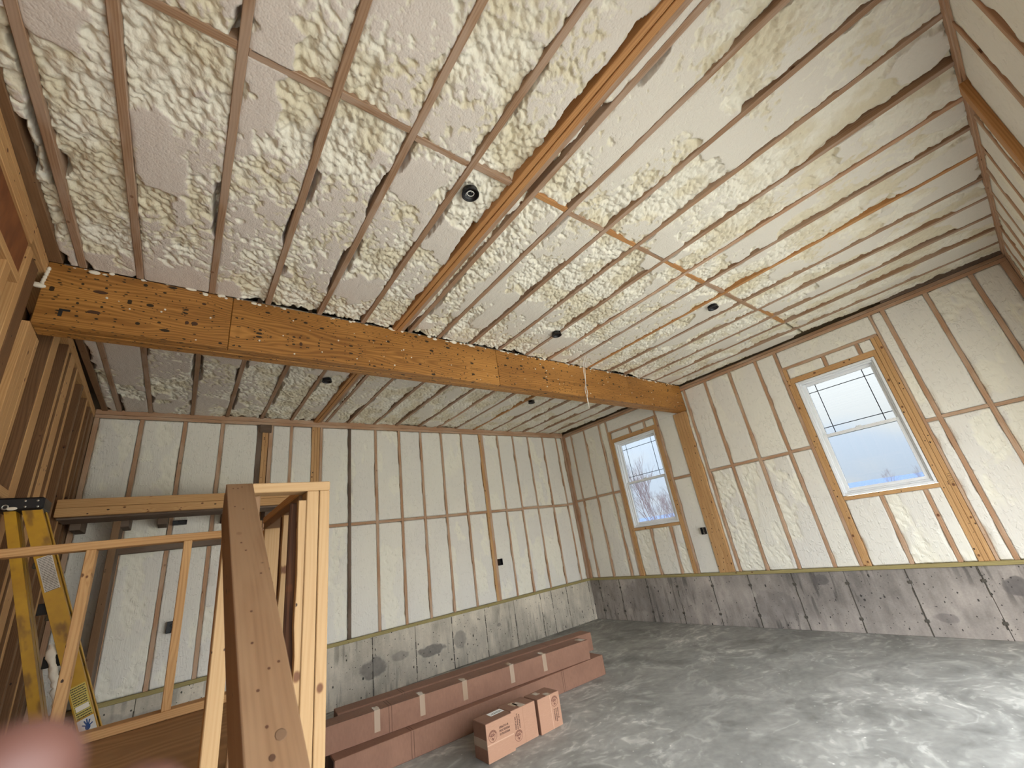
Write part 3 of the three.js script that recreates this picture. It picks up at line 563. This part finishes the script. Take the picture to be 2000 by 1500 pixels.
  tag(g2, 'receding side wall of pale studs under a brown top plate behind the front panel', 'guard wall');

  const a = base('guard_railing', P(-0.25, -0.55, 3.04));
  part('top_plate', bx(-0.87, 0.384, 0.27, 0.309, 3.0, 3.089), M.tan, a);
  part('bottom_plate', bx(-0.87, 0.384, -0.548, -0.511, 3.0, 3.089), M.tan, a);
  for (const x of [-0.745, -0.365, 0.0155, 0.345]) part('stud', bx(x, x + 0.038, -0.511, 0.27, 3.0, 3.089), M.tan, a);
  tag(a, 'low stud railing with single flat top plate crossing in front of the yellow ladder', 'railing');
}

// ---------------------------------------------------------------- framed soffit high on the back wall
{
  const h = base('soffit_frame', P(0.1, 0.7, 5.9));
  part('header_board', bx(-0.945, 1.02, 0.815, 0.893, 5.6, 5.638), M.tan, h); part('header_board', bx(-0.945, 1.02, 0.895, 0.974, 5.602, 5.638), M.tan, h);
  part('header_board', bx(-0.945, 1.02, 0.815, 0.974, 5.64, 5.68), M.brown, h);
  part('soffit_plank', bx(-0.94, 1.02, 0.80, 0.83, 5.69, 6.02), M.grey, h);
  for (const x of [-0.83, -0.47, -0.16, 0.42, 0.85]) part('joist', bx(x - 0.06, x + 0.02, 0.74, 0.90, 6.03, WZ - 0.01), M.grey, h);
  tag(h, 'doubled header board and dark soffit framing fixed between bare wall and back wall', 'soffit framing');
}

// ---------------------------------------------------------------- stepladder
{
  const Z0 = 3.7, l = base('stepladder', P(-0.3, FL, Z0 + 0.2)), DZ = 0.15;
  const rail = (xt, yt, slope, wdt, z, face, dep, mat = M.yellow) => {
    const yb = FL, L = Math.hypot((yt - yb) * slope, yt - yb), ang = Math.atan(slope);
    const g = mergeGeometries([chamfer(wdt, L, 0.004, 0.001), chamfer(0.004, L, dep, 0.001).translate(-wdt / 2 + 0.002, 0, -face * dep / 2), chamfer(0.004, L, dep, 0.001).translate(wdt / 2 - 0.002, 0, -face * dep / 2)].map((q) => grain(q, AX[1])));
    g.rotateZ(ang);                                                 // the foot swings to +X
    const c = P(xt + (yt - yb) * slope / 2, (yt + yb) / 2, z); g.translate(c.x, c.y, c.z);
    return part('rail', g, mat, l);
  };
  rail(-0.722, 0.60, 0.357, 0.077, Z0, 1, 0.035); rail(-0.722, 0.60, 0.357, 0.077, Z0 + DZ, -1, 0.035);
  rail(-0.81, 0.60, 0.278, 0.046, Z0 + 0.01, 1, 0.06); rail(-0.81, 0.60, 0.278, 0.046, Z0 + DZ - 0.01, -1, 0.06);
  const xr = (y) => -0.722 + (0.60 - y) * 0.357, xl = (y) => -0.81 + (0.60 - y) * 0.278;
  for (let k = 1; k < 8; k++) { const y = 0.58 - k * 0.29; part('step', bx(xr(y) - 0.05, xr(y) + 0.035, y - 0.03, y, Z0 + 0.01, Z0 + DZ - 0.01, 0.004, 2), M.tread, l); }
  for (let k = 1; k < 7; k++) { const y = 0.45 - k * 0.31; part('brace', bx(xl(y) - 0.015, xl(y) + 0.015, y - 0.025, y, Z0 + 0.02, Z0 + DZ - 0.02, 0.004, 2), M.blackMatte, l); }
  for (const [x0, x1, y] of [[-0.60, -0.50, 0.035], [-0.53, -0.42, -0.24]]) part('spreader', bx(x0, x1, y - 0.03, y + 0.03, Z0 + 0.02, Z0 + 0.03, 0.002), M.blackMatte, l);
  const cap = part('top_cap', bx(-0.862, -0.672, 0.588, 0.662, Z0 - 0.02, Z0 + DZ + 0.02, 0.01), M.black, l, 'black plastic top cap');
  const rv = (x, y, r = 0.006) => { const c = new THREE.SphereGeometry(r, 10, 6); c.scale(1, 1, 0.5); const q = P(x, y, Z0 - 0.021); c.translate(q.x, q.y, q.z); return c; };
  tag(part('rivets', mergeGeometries([[-0.75, 0.64], [-0.70, 0.64], [-0.745, 0.607], [-0.695, 0.605]].map(([x, y]) => rv(x, y))), M.metal, cap), null, null, null, 'stuff');
  const ring = new THREE.TorusGeometry(0.012, 0.004, 8, 18); { const q = P(-0.822, 0.607, Z0 - 0.024); ring.translate(q.x, q.y, q.z); } part('washer', ring, M.metal, cap);
  const blob = new THREE.SphereGeometry(0.014, 12, 8); blob.scale(1.6, 0.7, 0.5); { const q = P(-0.795, 0.598, Z0 - 0.024); blob.translate(q.x, q.y, q.z); } part('foam_blob', blob, M.foamBlob, cap);
  const crust = tube([[-0.51, -0.16, Z0 + 0.03], [-0.50, -0.21, Z0 + 0.01], [-0.475, -0.30, Z0], [-0.45, -0.40, Z0], [-0.425, -0.50, Z0 + 0.01], [-0.41, -0.56, Z0 + 0.03]].map((q) => P(...q)), 0.016, 40, 10); { const q = crust.attributes.position; for (let k = 0; k < q.count; k++) q.setXYZ(k, q.getX(k) + 0.016 * (vn(q.getY(k) * 60, q.getX(k) * 60, 5) - 0.5), q.getY(k) + 0.01 * (vn(q.getX(k) * 70, q.getZ(k) * 70, 6) - 0.5), q.getZ(k) + 0.012 * (vn(q.getY(k) * 50, q.getZ(k) * 60, 7) - 0.5)); crust.computeVertexNormals(); }
  part('foam_crust', crust, M.foamBlob, l, 'cream crust of overspray');
  // printed labels on the front rail
  const label = (yc, hgt, wd, draw, cw, ch) => {
    const t = canvasTex(cw, ch, draw), g = new THREE.PlaneGeometry(wd, hgt); g.rotateZ(Math.atan(0.357)); const q = P(xr(yc) + 0.002, yc, Z0 - 0.0035); g.translate(q.x, q.y, q.z);
    return part('label', g, new THREE.MeshStandardMaterial({ map: t, roughness: 0.5 }), l);
  };
  const lines = (c, w, h, bg, fg, n, sd) => { c.fillStyle = bg; c.fillRect(0, 0, w, h); c.fillStyle = fg; const r = rng(sd); for (let k = 0; k < n; k++) { const y = (k + 0.6) * h / n; let x = w * 0.06; while (x < w * 0.9) { const q = w * (0.03 + 0.09 * r()); c.fillRect(x, y, Math.min(q, w * 0.94 - x), h / n * 0.42); x += q + w * 0.02; } } };
  label(0.225, 0.20, 0.062, (c, w, h) => lines(c, w, h, '#cfc9bf', '#57504a', 22, 3), 96, 320);
  label(-0.465, 0.17, 0.066, (c, w, h) => { lines(c, w, h, '#cdb95c', '#2b271f', 14, 5); c.fillStyle = '#e8e2d2'; c.fillRect(w * 0.1, h * 0.62, w * 0.8, h * 0.16); }, 96, 256);
  label(-0.588, 0.075, 0.066, (c, w, h) => {
    c.fillStyle = '#dcdcd6'; c.fillRect(0, 0, w, h); c.fillStyle = '#1f4a86'; c.strokeStyle = '#1f4a86'; c.lineCap = 'round';
    c.beginPath(); c.ellipse(w * 0.52, h * 0.64, w * 0.16, h * 0.2, 0.2, 0, 7); c.fill(); c.lineWidth = w * 0.085;
    for (const [x, y] of [[0.26, 0.42], [0.4, 0.2], [0.56, 0.14], [0.72, 0.24], [0.82, 0.5]]) { c.beginPath(); c.moveTo(w * 0.53, h * 0.62); c.lineTo(w * x, h * y); c.stroke(); }
  }, 128, 140);
  tag(l, 'yellow fibreglass stepladder with black cap leaning folded against the bare framed wall', 'ladder');
}

// ---------------------------------------------------------------- cartons
function carton(name, X, Y, Z, L, H, D, turn, label, group) {      // base point at the front left lower corner
  const t = base(name, P(X, Y, Z)); t.userData = { label, category: 'box', group };
  const put = (n, x0, x1, y0, y1, z0, z1, m, b = 0.0006, ax) => { const g = chamfer(x1 - x0, y1 - y0, z1 - z0, b); const g2 = grain(g, AX[ax ?? 0], X * 0.4, Y * 0.7); g2.translate((x0 + x1) / 2, (y0 + y1) / 2, -(z0 + z1) / 2); const m2 = new THREE.Mesh(g2, m); m2.name = n; m2.castShadow = m2.receiveShadow = true; t.add(m2); return m2; };
  put('carton_body', 0, L, 0, H, 0, D, M.card, 0.004);
  t.rotation.y = turn;
  return { t, put };
}
function tape(c, x, w, H, D, drop) { c.put('tape', x - w / 2, x + w / 2, H - 0.0004, H + 0.0007, 0.0, D * 0.55, M.whiteTape, 0.0003); c.put('tape', x - w / 2, x + w / 2, H - drop, H + 0.0007, -0.0007, 0.0004, M.whiteTape, 0.0003); }
function fold(c, x, H, D) { for (const dx of [-0.012, 0.012]) { c.put('fold_line', x + dx - 0.002, x + dx + 0.002, 0.004, H - 0.004, -0.0006, 0.0004, M.cardDark, 0.0002); c.put('fold_line', x + dx - 0.002, x + dx + 0.002, H - 0.0004, H + 0.0006, 0.004, D - 0.004, M.cardDark, 0.0002); } }
{
  const G = 'long flat cartons stacked along the back wall', H = 0.2, D = 0.2;
  const A = carton('long_carton', 1.16, FL, 4.25, 3.02, H, 0.21, -0.055, 'long brown carton on the floor, front lower one of the stack', G);
  fold(A, 0.64, H, 0.21); fold(A, 2.38, H, 0.21);
  A.put('end_flap', -0.006, -0.001, 0.004, H - 0.004, 0.004, 0.2, M.cardDark); A.put('end_flap', 3.021, 3.026, 0.004, H - 0.004, 0.004, 0.2, M.cardDark);
  const A2 = carton('long_carton', 1.18, FL, 4.468, 3.02, H, 0.21, -0.055, 'long brown carton on the floor, rear lower one mostly hidden behind the front one', G);
  fold(A2, 0.64, H, 0.21);
  const B = carton('long_carton', 0.99, FL + H + 0.001, 4.43, 3.02, H, D, -0.109, 'long brown carton with five tape strips, front upper one of the stack', G);
  fold(B, 0.675, H, D); for (const x of [0.56, 0.972, 1.407, 1.953, 2.375]) tape(B, x, 0.05, H, D, 0.16);
  B.put('flap_gap', 0.003, 3.017, H - 0.004, H + 0.0005, -0.0006, 0.003, M.cardDark, 0.0002); B.put('tape', 2.93, 3.0, H - 0.0004, H + 0.0008, 0.02, 0.14, M.whiteTape, 0.0003);
  const C = carton('long_carton', 1.29, FL + H + 0.001, 4.655, 3.02, H, D, -0.109, 'long brown carton lying behind the taped one, rear upper one of the stack', G);
  fold(C, 0.6, H, D); fold(C, 2.36, H, D);
}
{
  const seal = (c, x, y, r) => { c.strokeStyle = c.fillStyle = '#6b4334'; c.lineWidth = r * 0.09; c.beginPath(); c.arc(x, y, r, 0, 7); c.stroke(); c.lineWidth = r * 0.2; c.beginPath(); c.arc(x, y, r * 0.82, 3.3, 6.0); c.stroke(); c.lineWidth = r * 0.05; c.beginPath(); c.arc(x, y, r * 0.62, 0, 7); c.stroke(); const q = rng(9); for (let k = 0; k < 26; k++) { const a = q() * 6.28, d = r * 0.52 * Math.sqrt(q()); c.beginPath(); c.arc(x + Math.cos(a) * d, y + Math.sin(a) * d, r * (0.05 + 0.07 * q()), 0, 7); c.fill(); } c.beginPath(); c.arc(x, y + r * 0.55, r * 0.2, 0, 7); c.fill(); };
  const words = (c, x, y, w, h) => { c.fillStyle = '#4a2c20'; const q = rng(12); for (let k = 0; k < 3; k++) { let u = 0; const end = [0.78, 1.0, 0.94][k] * w, yy = y + k * h * 0.36; while (u < end) { const g = h * (0.08 + 0.09 * q()); c.fillRect(x + u, yy, g * 0.5, h * 0.24); c.fillRect(x + u, yy + (q() < 0.5 ? 0 : h * 0.1), g, h * 0.07); if (q() < 0.6) c.fillRect(x + u + g * 0.75, yy + h * 0.05, g * 0.4, h * 0.18); u += g + h * 0.06; } } };
  const print = (draw) => canvasTex(512, 512, (c, w, h) => { c.fillStyle = '#a87f66'; c.fillRect(0, 0, w, h); const q = rng(3); for (let k = 0; k < 1400; k++) { c.fillStyle = q() < 0.5 ? 'rgba(120,84,62,0.07)' : 'rgba(214,178,150,0.07)'; c.fillRect(q() * w, q() * h, 4 + q() * 60, 1 + q() * 3); } draw(c, w, h); });
  const G = 'small square cartons in a row on the floor';
  const small = (X, Z, W, label, draw) => {
    const b = carton('small_carton', X, FL, Z, W, 0.26, 0.2, 0, label, G);
    const g = new THREE.PlaneGeometry(W - 0.004, 0.256); g.translate(W / 2, 0.13, 0.0012);
    const m = new THREE.Mesh(g, new THREE.MeshStandardMaterial({ map: print(draw), roughness: 0.75 })); m.name = 'printed_face'; m.castShadow = m.receiveShadow = true; b.t.add(m);
    return b;
  };
  const s1 = small(2.13, 3.535, 0.272, 'small brown carton with white address label on top, nearest of the three', (c, w, h) => { seal(c, w * 0.22, h * 0.36, w * 0.15); words(c, w * 0.48, h * 0.2, w * 0.4, h * 0.25); c.fillStyle = 'rgba(225,195,170,0.35)'; c.fillRect(0, h * 0.54, w, h * 0.03); });
  s1.put('address_label', 0.125, 0.265, 0.26, 0.2606, 0.10, 0.175, M.paper, 0.0002); s1.put('label_print', 0.14, 0.25, 0.2606, 0.2609, 0.12, 0.128, M.blackMatte, 0.0001); s1.put('label_print', 0.16, 0.25, 0.2606, 0.2609, 0.14, 0.146, M.blackMatte, 0.0001);
  s1.put('tape', -0.0008, 0.0002, 0.09, 0.15, 0.0, 0.2, M.whiteTape, 0.0002); s1.put('tape', 0.0, 0.272, 0.092, 0.15, -0.0022, -0.0014, M.whiteTape, 0.0002).visible = false;
  const rot = (c, x, y, a, f) => { c.save(); c.translate(x, y); c.rotate(a); f(); c.restore(); };
  const s2 = small(2.408, 3.566, 0.272, 'small brown carton with crossed tape on top, middle one of the three', (c, w, h) => { seal(c, w * 0.22, h * 0.72, w * 0.15); rot(c, w * 0.12, h * 0.54, -Math.PI / 2, () => words(c, 0, 0, w * 0.4, h * 0.22)); c.fillStyle = 'rgba(90,55,40,0.6)'; c.fillRect(w * 0.475, 0, 2.5, h); });
  for (const [a, b, z0, z1] of [[0.085, 0.13, 0.06, 0.16], [0.11, 0.17, 0.0, 0.13]]) s2.put('tape', a, b, 0.26, 0.2607, z0, z1, M.whiteTape, 0.0002);
  const s3 = small(2.695, 3.545, 0.262, 'small brown carton turned with seal at the right edge, farthest of the three', (c, w, h) => { seal(c, w * 0.76, h * 0.24, w * 0.15); rot(c, w * 0.88, h * 0.46, Math.PI / 2, () => words(c, 0, 0, w * 0.36, h * 0.22)); c.fillStyle = 'rgba(225,195,170,0.4)'; c.fillRect(w * 0.56, 0, 10, h); });
  for (const [a, b, z0, z1] of [[0.07, 0.12, 0.10, 0.17], [0.12, 0.17, 0.0, 0.07]]) s3.put('tape', a, b, 0.26, 0.2607, z0, z1, M.whiteTape, 0.0002);
}

// ---------------------------------------------------------------- electrical boxes, ceiling boxes, cable
{
  const box = (w, h, d) => mergeGeometries([chamfer(w, h, 0.003, 0.0005).translate(0, 0, -d / 2), chamfer(0.003, h, d, 0.0005).translate(-w / 2, 0, 0), chamfer(0.003, h, d, 0.0005).translate(w / 2, 0, 0), chamfer(w, 0.003, d, 0.0005).translate(0, h / 2, 0), chamfer(w, 0.003, d, 0.0005).translate(0, -h / 2, 0)]);
  const put = (at, turn, label, w = 0.06, h = 0.1) => {
    const g = base('electrical_box', at); tag(g, label, 'electrical box'); g.rotation.y = turn;
    const m = new THREE.Mesh(box(w, h, 0.07), M.black); m.name = 'box_body'; m.castShadow = m.receiveShadow = true; g.add(m);
    const wr = new THREE.Mesh(tube([new THREE.Vector3(0, -h * 0.4, -0.02), new THREE.Vector3(0.012, -0.01, 0.01), new THREE.Vector3(-0.012, 0.012, 0.012), new THREE.Vector3(0.005, 0.03, -0.02)], 0.003, 20, 5), M.blackMatte); wr.name = 'wire'; g.add(wr);
    return g;
  };
  put(P(4.458, -0.27, WZ - 0.03), 0, 'black electrical box beside the orange stud of the back wall');
  put(P(WX - 0.02, -0.25, 3.71), -Math.PI / 2, 'black electrical box on the right wall between far window and beam post');
  put(P(0.025, -0.31, WZ - 0.03), 0, 'black electrical box low on the back wall seen through the stud railing', 0.08, 0.11);
  put(P(-0.03, 0.78, WZ - 0.06), 0, 'flat black box tucked under the soffit board', 0.13, 0.045);
  const cup = () => new THREE.LatheGeometry([[0.001, 0.03], [0.050, 0.03], [0.051, 0.0], [0.056, 0.0], [0.056, -0.005], [0.045, -0.005], [0.043, 0.024], [0.001, 0.024]].map(([a, b]) => new THREE.Vector2(a, b)), 28);
  const labels = ['black round ceiling box with coiled white wires, nearest one, beside the tripled joist', 'black round ceiling box just in front of the beam, above its middle', 'black round ceiling box at the right, under the warm orange joist near the blocking', 'black round ceiling box behind the beam on the left, near the tripled joist', 'black round ceiling box behind the beam on the right, towards the far window'];
  [[1.22, 1.575], [3.10, 2.79], [4.40, 1.61], [1.17, 4.77], [4.33, 4.74]].forEach(([X, Z], i) => {
    const g = base('ceiling_box', P(X, CEIL - 0.03, Z)); tag(g, labels[i], 'ceiling box');
    const m = new THREE.Mesh(cup(), M.black); m.name = 'box_body'; m.castShadow = true; g.add(m);
    const pts = []; for (let k = 0; k <= 24; k++) { const a = k * 0.42; pts.push(new THREE.Vector3(Math.cos(a) * (0.012 + k * 0.0007), 0.02 - k * 0.001, Math.sin(a) * (0.012 + k * 0.0007))); }
    const wr = new THREE.Mesh(tube(pts, 0.0024, 70, 5), i === 0 ? M.cable : M.blackMatte); wr.name = 'wire'; g.add(wr);
  });
  const c1 = [[3.93, 2.13, 3.12], [3.95, 2.06, 3.2], [4.02, 2.0, 3.28], [4.07, 1.86, 3.33], [4.05, 1.74, 3.35], [4.06, 1.62, 3.35], [4.04, 1.50, 3.34]], c2 = [[3.95, 2.12, 3.1], [4.0, 2.04, 3.22], [4.05, 1.90, 3.30], [4.06, 1.80, 3.33], [4.075, 1.7, 3.34], [4.04, 1.62, 3.34], [4.055, 1.53, 3.35]];
  const at = P(4.03, 2.12, 3.12), cg = base('electrical_cable', at);
  for (const c of [c1, c2]) part('cable_strand', tube(c.map((q) => P(...q)), 0.0045, 50, 6), M.cable, cg);
  tag(cg, 'loose white electrical cable hanging from the ceiling in front of the beam', 'cable');
}

// ---------------------------------------------------------------- outside: ground, ridge, bare trees
{
  const g = structure('ground');
  const gm = new THREE.MeshStandardMaterial({ color: '#9c988c', roughness: 1 });
  const gg = bx(-400, 3000, FL - 1.3, FL - 0.4, -1200, 2600, 0.5, 0); part('yard', gg, gm, g);
  const dr = structure('driveway'); part('apron', bx(-1.5, 7.0, FL - 0.4, FL - 0.16, -9, EZ - 0.32, 0.02, 0), new THREE.MeshStandardMaterial({ color: '#aeaca5', roughness: 1 }), dr);
  const hl = structure('hills'), n = 90, pos = [], idx = [];
  for (let i = 0; i <= n; i++) { const z = -1000 + 3400 * i / n, top = 30 + 10 * (fbm(z / 300, 1, 701, 4) - 0.5) + 5 * ss(200, 700, z); for (const [x, y] of [[2300, -2], [2450, top * 0.6], [2560, top], [2760, -2]]) pos.push(x, y + EYE * 0, -z); }
  for (let i = 0; i < n; i++) for (let k = 0; k < 3; k++) { const a = i * 4 + k; idx.push(a, a + 1, a + 4, a + 1, a + 5, a + 4); }
  const hg = new THREE.BufferGeometry(); hg.setAttribute('position', new THREE.Float32BufferAttribute(pos, 3)); hg.setIndex(idx); hg.computeVertexNormals();
  part('ridge', hg, new THREE.MeshStandardMaterial({ color: new THREE.Color(0.30, 0.41, 0.66), roughness: 1, side: THREE.DoubleSide }), hl);  // distance haze put into the ridge as blue colour
  const twig = new THREE.MeshStandardMaterial({ color: '#b9a6ac', roughness: 1 });
  function tree(X, Z, H, seed, spread, label) {
    const r = rng(seed), geos = [];
    const branch = (p, d, len, rad, depth) => { if (X > 80 && depth > 0 && depth < 3) depth -= r() < 0.5 ? 1 : 0;
      const q = p.clone().addScaledVector(d, len), m = p.clone().lerp(q, 0.5).add(new THREE.Vector3((r() - 0.5) * len * 0.1, 0, (r() - 0.5) * len * 0.1));
      geos.push(new THREE.TubeGeometry(new THREE.CatmullRomCurve3([p, m, q]), 3, rad, depth > 2 ? 5 : 3, false));
      if (depth === 0) return;
      const k = depth > 2 ? 3 : 4;
      for (let i = 0; i < k; i++) { const nd = d.clone().add(new THREE.Vector3((r() - 0.5) * spread, 0.15 + r() * 0.25, (r() - 0.5) * spread)).normalize(); branch(p.clone().lerp(q, 0.45 + 0.55 * r()), nd, len * (0.55 + r() * 0.25), rad * 0.6, depth - 1); }
    };
    const b = new THREE.Vector3(X, FL + EYE - 0.4, -Z);
    const t = base('bare_tree', b); tag(t, label, 'tree', 'leafless trees outside');
    branch(b.clone(), new THREE.Vector3((r() - 0.5) * 0.15, 1, (r() - 0.5) * 0.15).normalize(), H * 0.36, H * 0.009, 1); const trunk = geos.splice(0, 1)[0]; geos.length = 0;
    for (let i = 0; i < 5; i++) { const nd = new THREE.Vector3((r() - 0.5) * spread, 1, (r() - 0.5) * spread).normalize(); branch(b.clone().add(new THREE.Vector3(0, H * (0.1 + 0.05 * i), 0)), nd, H * 0.33, H * (X > 80 ? 0.003 : 0.0042), 4); }
    part('trunk', trunk, twig, t); part('branches', mergeGeometries(geos), twig, t);
  }
  tree(24, 16.6, 5.8, 1, 0.9, 'tallest leafless tree, in the middle of the far window');
  [[27, 20.6, 4.6, 2, 'leafless tree at the left edge of the far window'], [24, 14.6, 4.4, 3, 'leafless tree at the right edge of the far window'], [34, 27.0, 4.6, 4, 'pale leafless tree farther back at the left of the far window'], [36, 24.2, 4.6, 5, 'pale leafless tree farther back behind the tallest one'], [33, 20.4, 4.2, 6, 'pale leafless tree farther back at the right of the far window']].forEach(([x, z, h, q, l]) => tree(x, z, h, q, 1.1, l));
  [[18, 13.6, 2.4, 21, 'low bare bush at the foot of the tallest tree'], [20, 17.2, 2.4, 22, 'low bare bush at the left foot of the far window view'], [19, 11.6, 2.3, 23, 'low bare bush at the right foot of the far window view']].forEach(([x, z, h, q, l]) => tree(x, z, h, q, 1.5, l));
  tree(110, 20.6, 5.6, 8, 1.0, 'small distant leafless tree above the ridge in the near window'); tree(125, 18.0, 5.0, 9, 1.0, 'second distant leafless tree in the near window, right of the first');
}

// ---------------------------------------------------------------- the photographer's hand: fingertips in the lower left corner
{
  // joints in the camera's frame: x right, y up, z towards the viewer; metres
  const caps = [], bone = (a, ra, b, rb) => caps.push([a, ra, b, rb]);
  const chain = (pts, rs) => { for (let i = 0; i + 1 < pts.length; i++) bone(pts[i], rs[i], pts[i + 1], rs[i + 1]); };
  chain([[-0.0735, -0.0588, -0.060], [-0.0905, -0.077, -0.0585], [-0.107, -0.098, -0.048], [-0.112, -0.122, -0.030]], [0.0080, 0.0086, 0.0094, 0.0105]);
  chain([[-0.0560, -0.0655, -0.060], [-0.0705, -0.086, -0.0590], [-0.086, -0.106, -0.048], [-0.093, -0.130, -0.028]], [0.0076, 0.0084, 0.0092, 0.0105]);
  chain([[-0.042, -0.078, -0.058], [-0.055, -0.096, -0.056], [-0.068, -0.114, -0.046], [-0.075, -0.136, -0.027]], [0.0072, 0.0080, 0.0088, 0.0100]);
  chain([[-0.034, -0.094, -0.052], [-0.043, -0.108, -0.050], [-0.052, -0.122, -0.042], [-0.057, -0.141, -0.026]], [0.0064, 0.0070, 0.0078, 0.0092]);
  chain([[-0.104, -0.112, 0.035], [-0.106, -0.130, 0.030], [-0.100, -0.155, 0.015], [-0.085, -0.186, -0.002]], [0.0088, 0.0098, 0.0115, 0.0150]);
  chain([[-0.112, -0.122, -0.030], [-0.090, -0.190, -0.012]], [0.0115, 0.017]); chain([[-0.093, -0.130, -0.028], [-0.080, -0.195, -0.010]], [0.012, 0.018]); chain([[-0.075, -0.136, -0.027], [-0.068, -0.195, -0.010]], [0.0115, 0.017]); chain([[-0.057, -0.141, -0.026], [-0.060, -0.190, -0.010]], [0.010, 0.016]);
  chain([[-0.074, -0.198, -0.008], [-0.07, -0.25, 0.02], [-0.06, -0.42, 0.16]], [0.022, 0.026, 0.036]);
  const lo = [-0.15, -0.46, -0.085], size = 0.46, N = 150;
  const mc = new MarchingCubes(N, new THREE.MeshBasicMaterial(), false, false, 900000);
  mc.isolation = 0;
  const half = size / 2, cen = [lo[0] + half, lo[1] + half, lo[2] + half];
  for (let k = 0; k < N; k++) for (let j = 0; j < N; j++) for (let i = 0; i < N; i++) {
    const p = [cen[0] + (i - N / 2) / (N / 2) * half, cen[1] + (j - N / 2) / (N / 2) * half, cen[2] + (k - N / 2) / (N / 2) * half];
    let d = 1;
    for (const [a, ra, b, rb] of caps) {
      const bx_ = b[0] - a[0], by_ = b[1] - a[1], bz_ = b[2] - a[2], t = clamp(((p[0] - a[0]) * bx_ + (p[1] - a[1]) * by_ + (p[2] - a[2]) * bz_) / (bx_ * bx_ + by_ * by_ + bz_ * bz_));
      const dd = Math.hypot(p[0] - a[0] - bx_ * t, p[1] - a[1] - by_ * t, p[2] - a[2] - bz_ * t) - lerp(ra, rb, t), kk = 0.0035, hh = clamp(0.5 + 0.5 * (d - dd) / kk);
      d = lerp(d, dd, hh) - kk * hh * (1 - hh);
    }
    mc.field[i + j * N + k * N * N] = -d;
  }
  mc.update();
  const n = mc.count, g = new THREE.BufferGeometry();
  const pa = new Float32Array(mc.positionArray.slice(0, n * 3)); for (let i = 0; i < n; i++) for (let q = 0; q < 3; q++) pa[i * 3 + q] = pa[i * 3 + q] * half + cen[q];
  g.setAttribute('position', new THREE.BufferAttribute(pa, 3)); g.setAttribute('normal', new THREE.BufferAttribute(new Float32Array(mc.normalArray.slice(0, n * 3)), 3));
  g.applyQuaternion(camera.quaternion); g.translate(0, EYE, 0);
  const skin = new THREE.MeshPhysicalMaterial({ color: '#553429', roughness: 0.6 });
  const at = new THREE.Vector3(-0.09, -0.12, -0.03).applyQuaternion(camera.quaternion).add(camera.position);
  const h = base('hand', at); part('skin', g, skin, h); tag(h, 'pink blurred fingertips of a hand at the lower left corner', 'hand');
}

renderer.render(scene, camera);
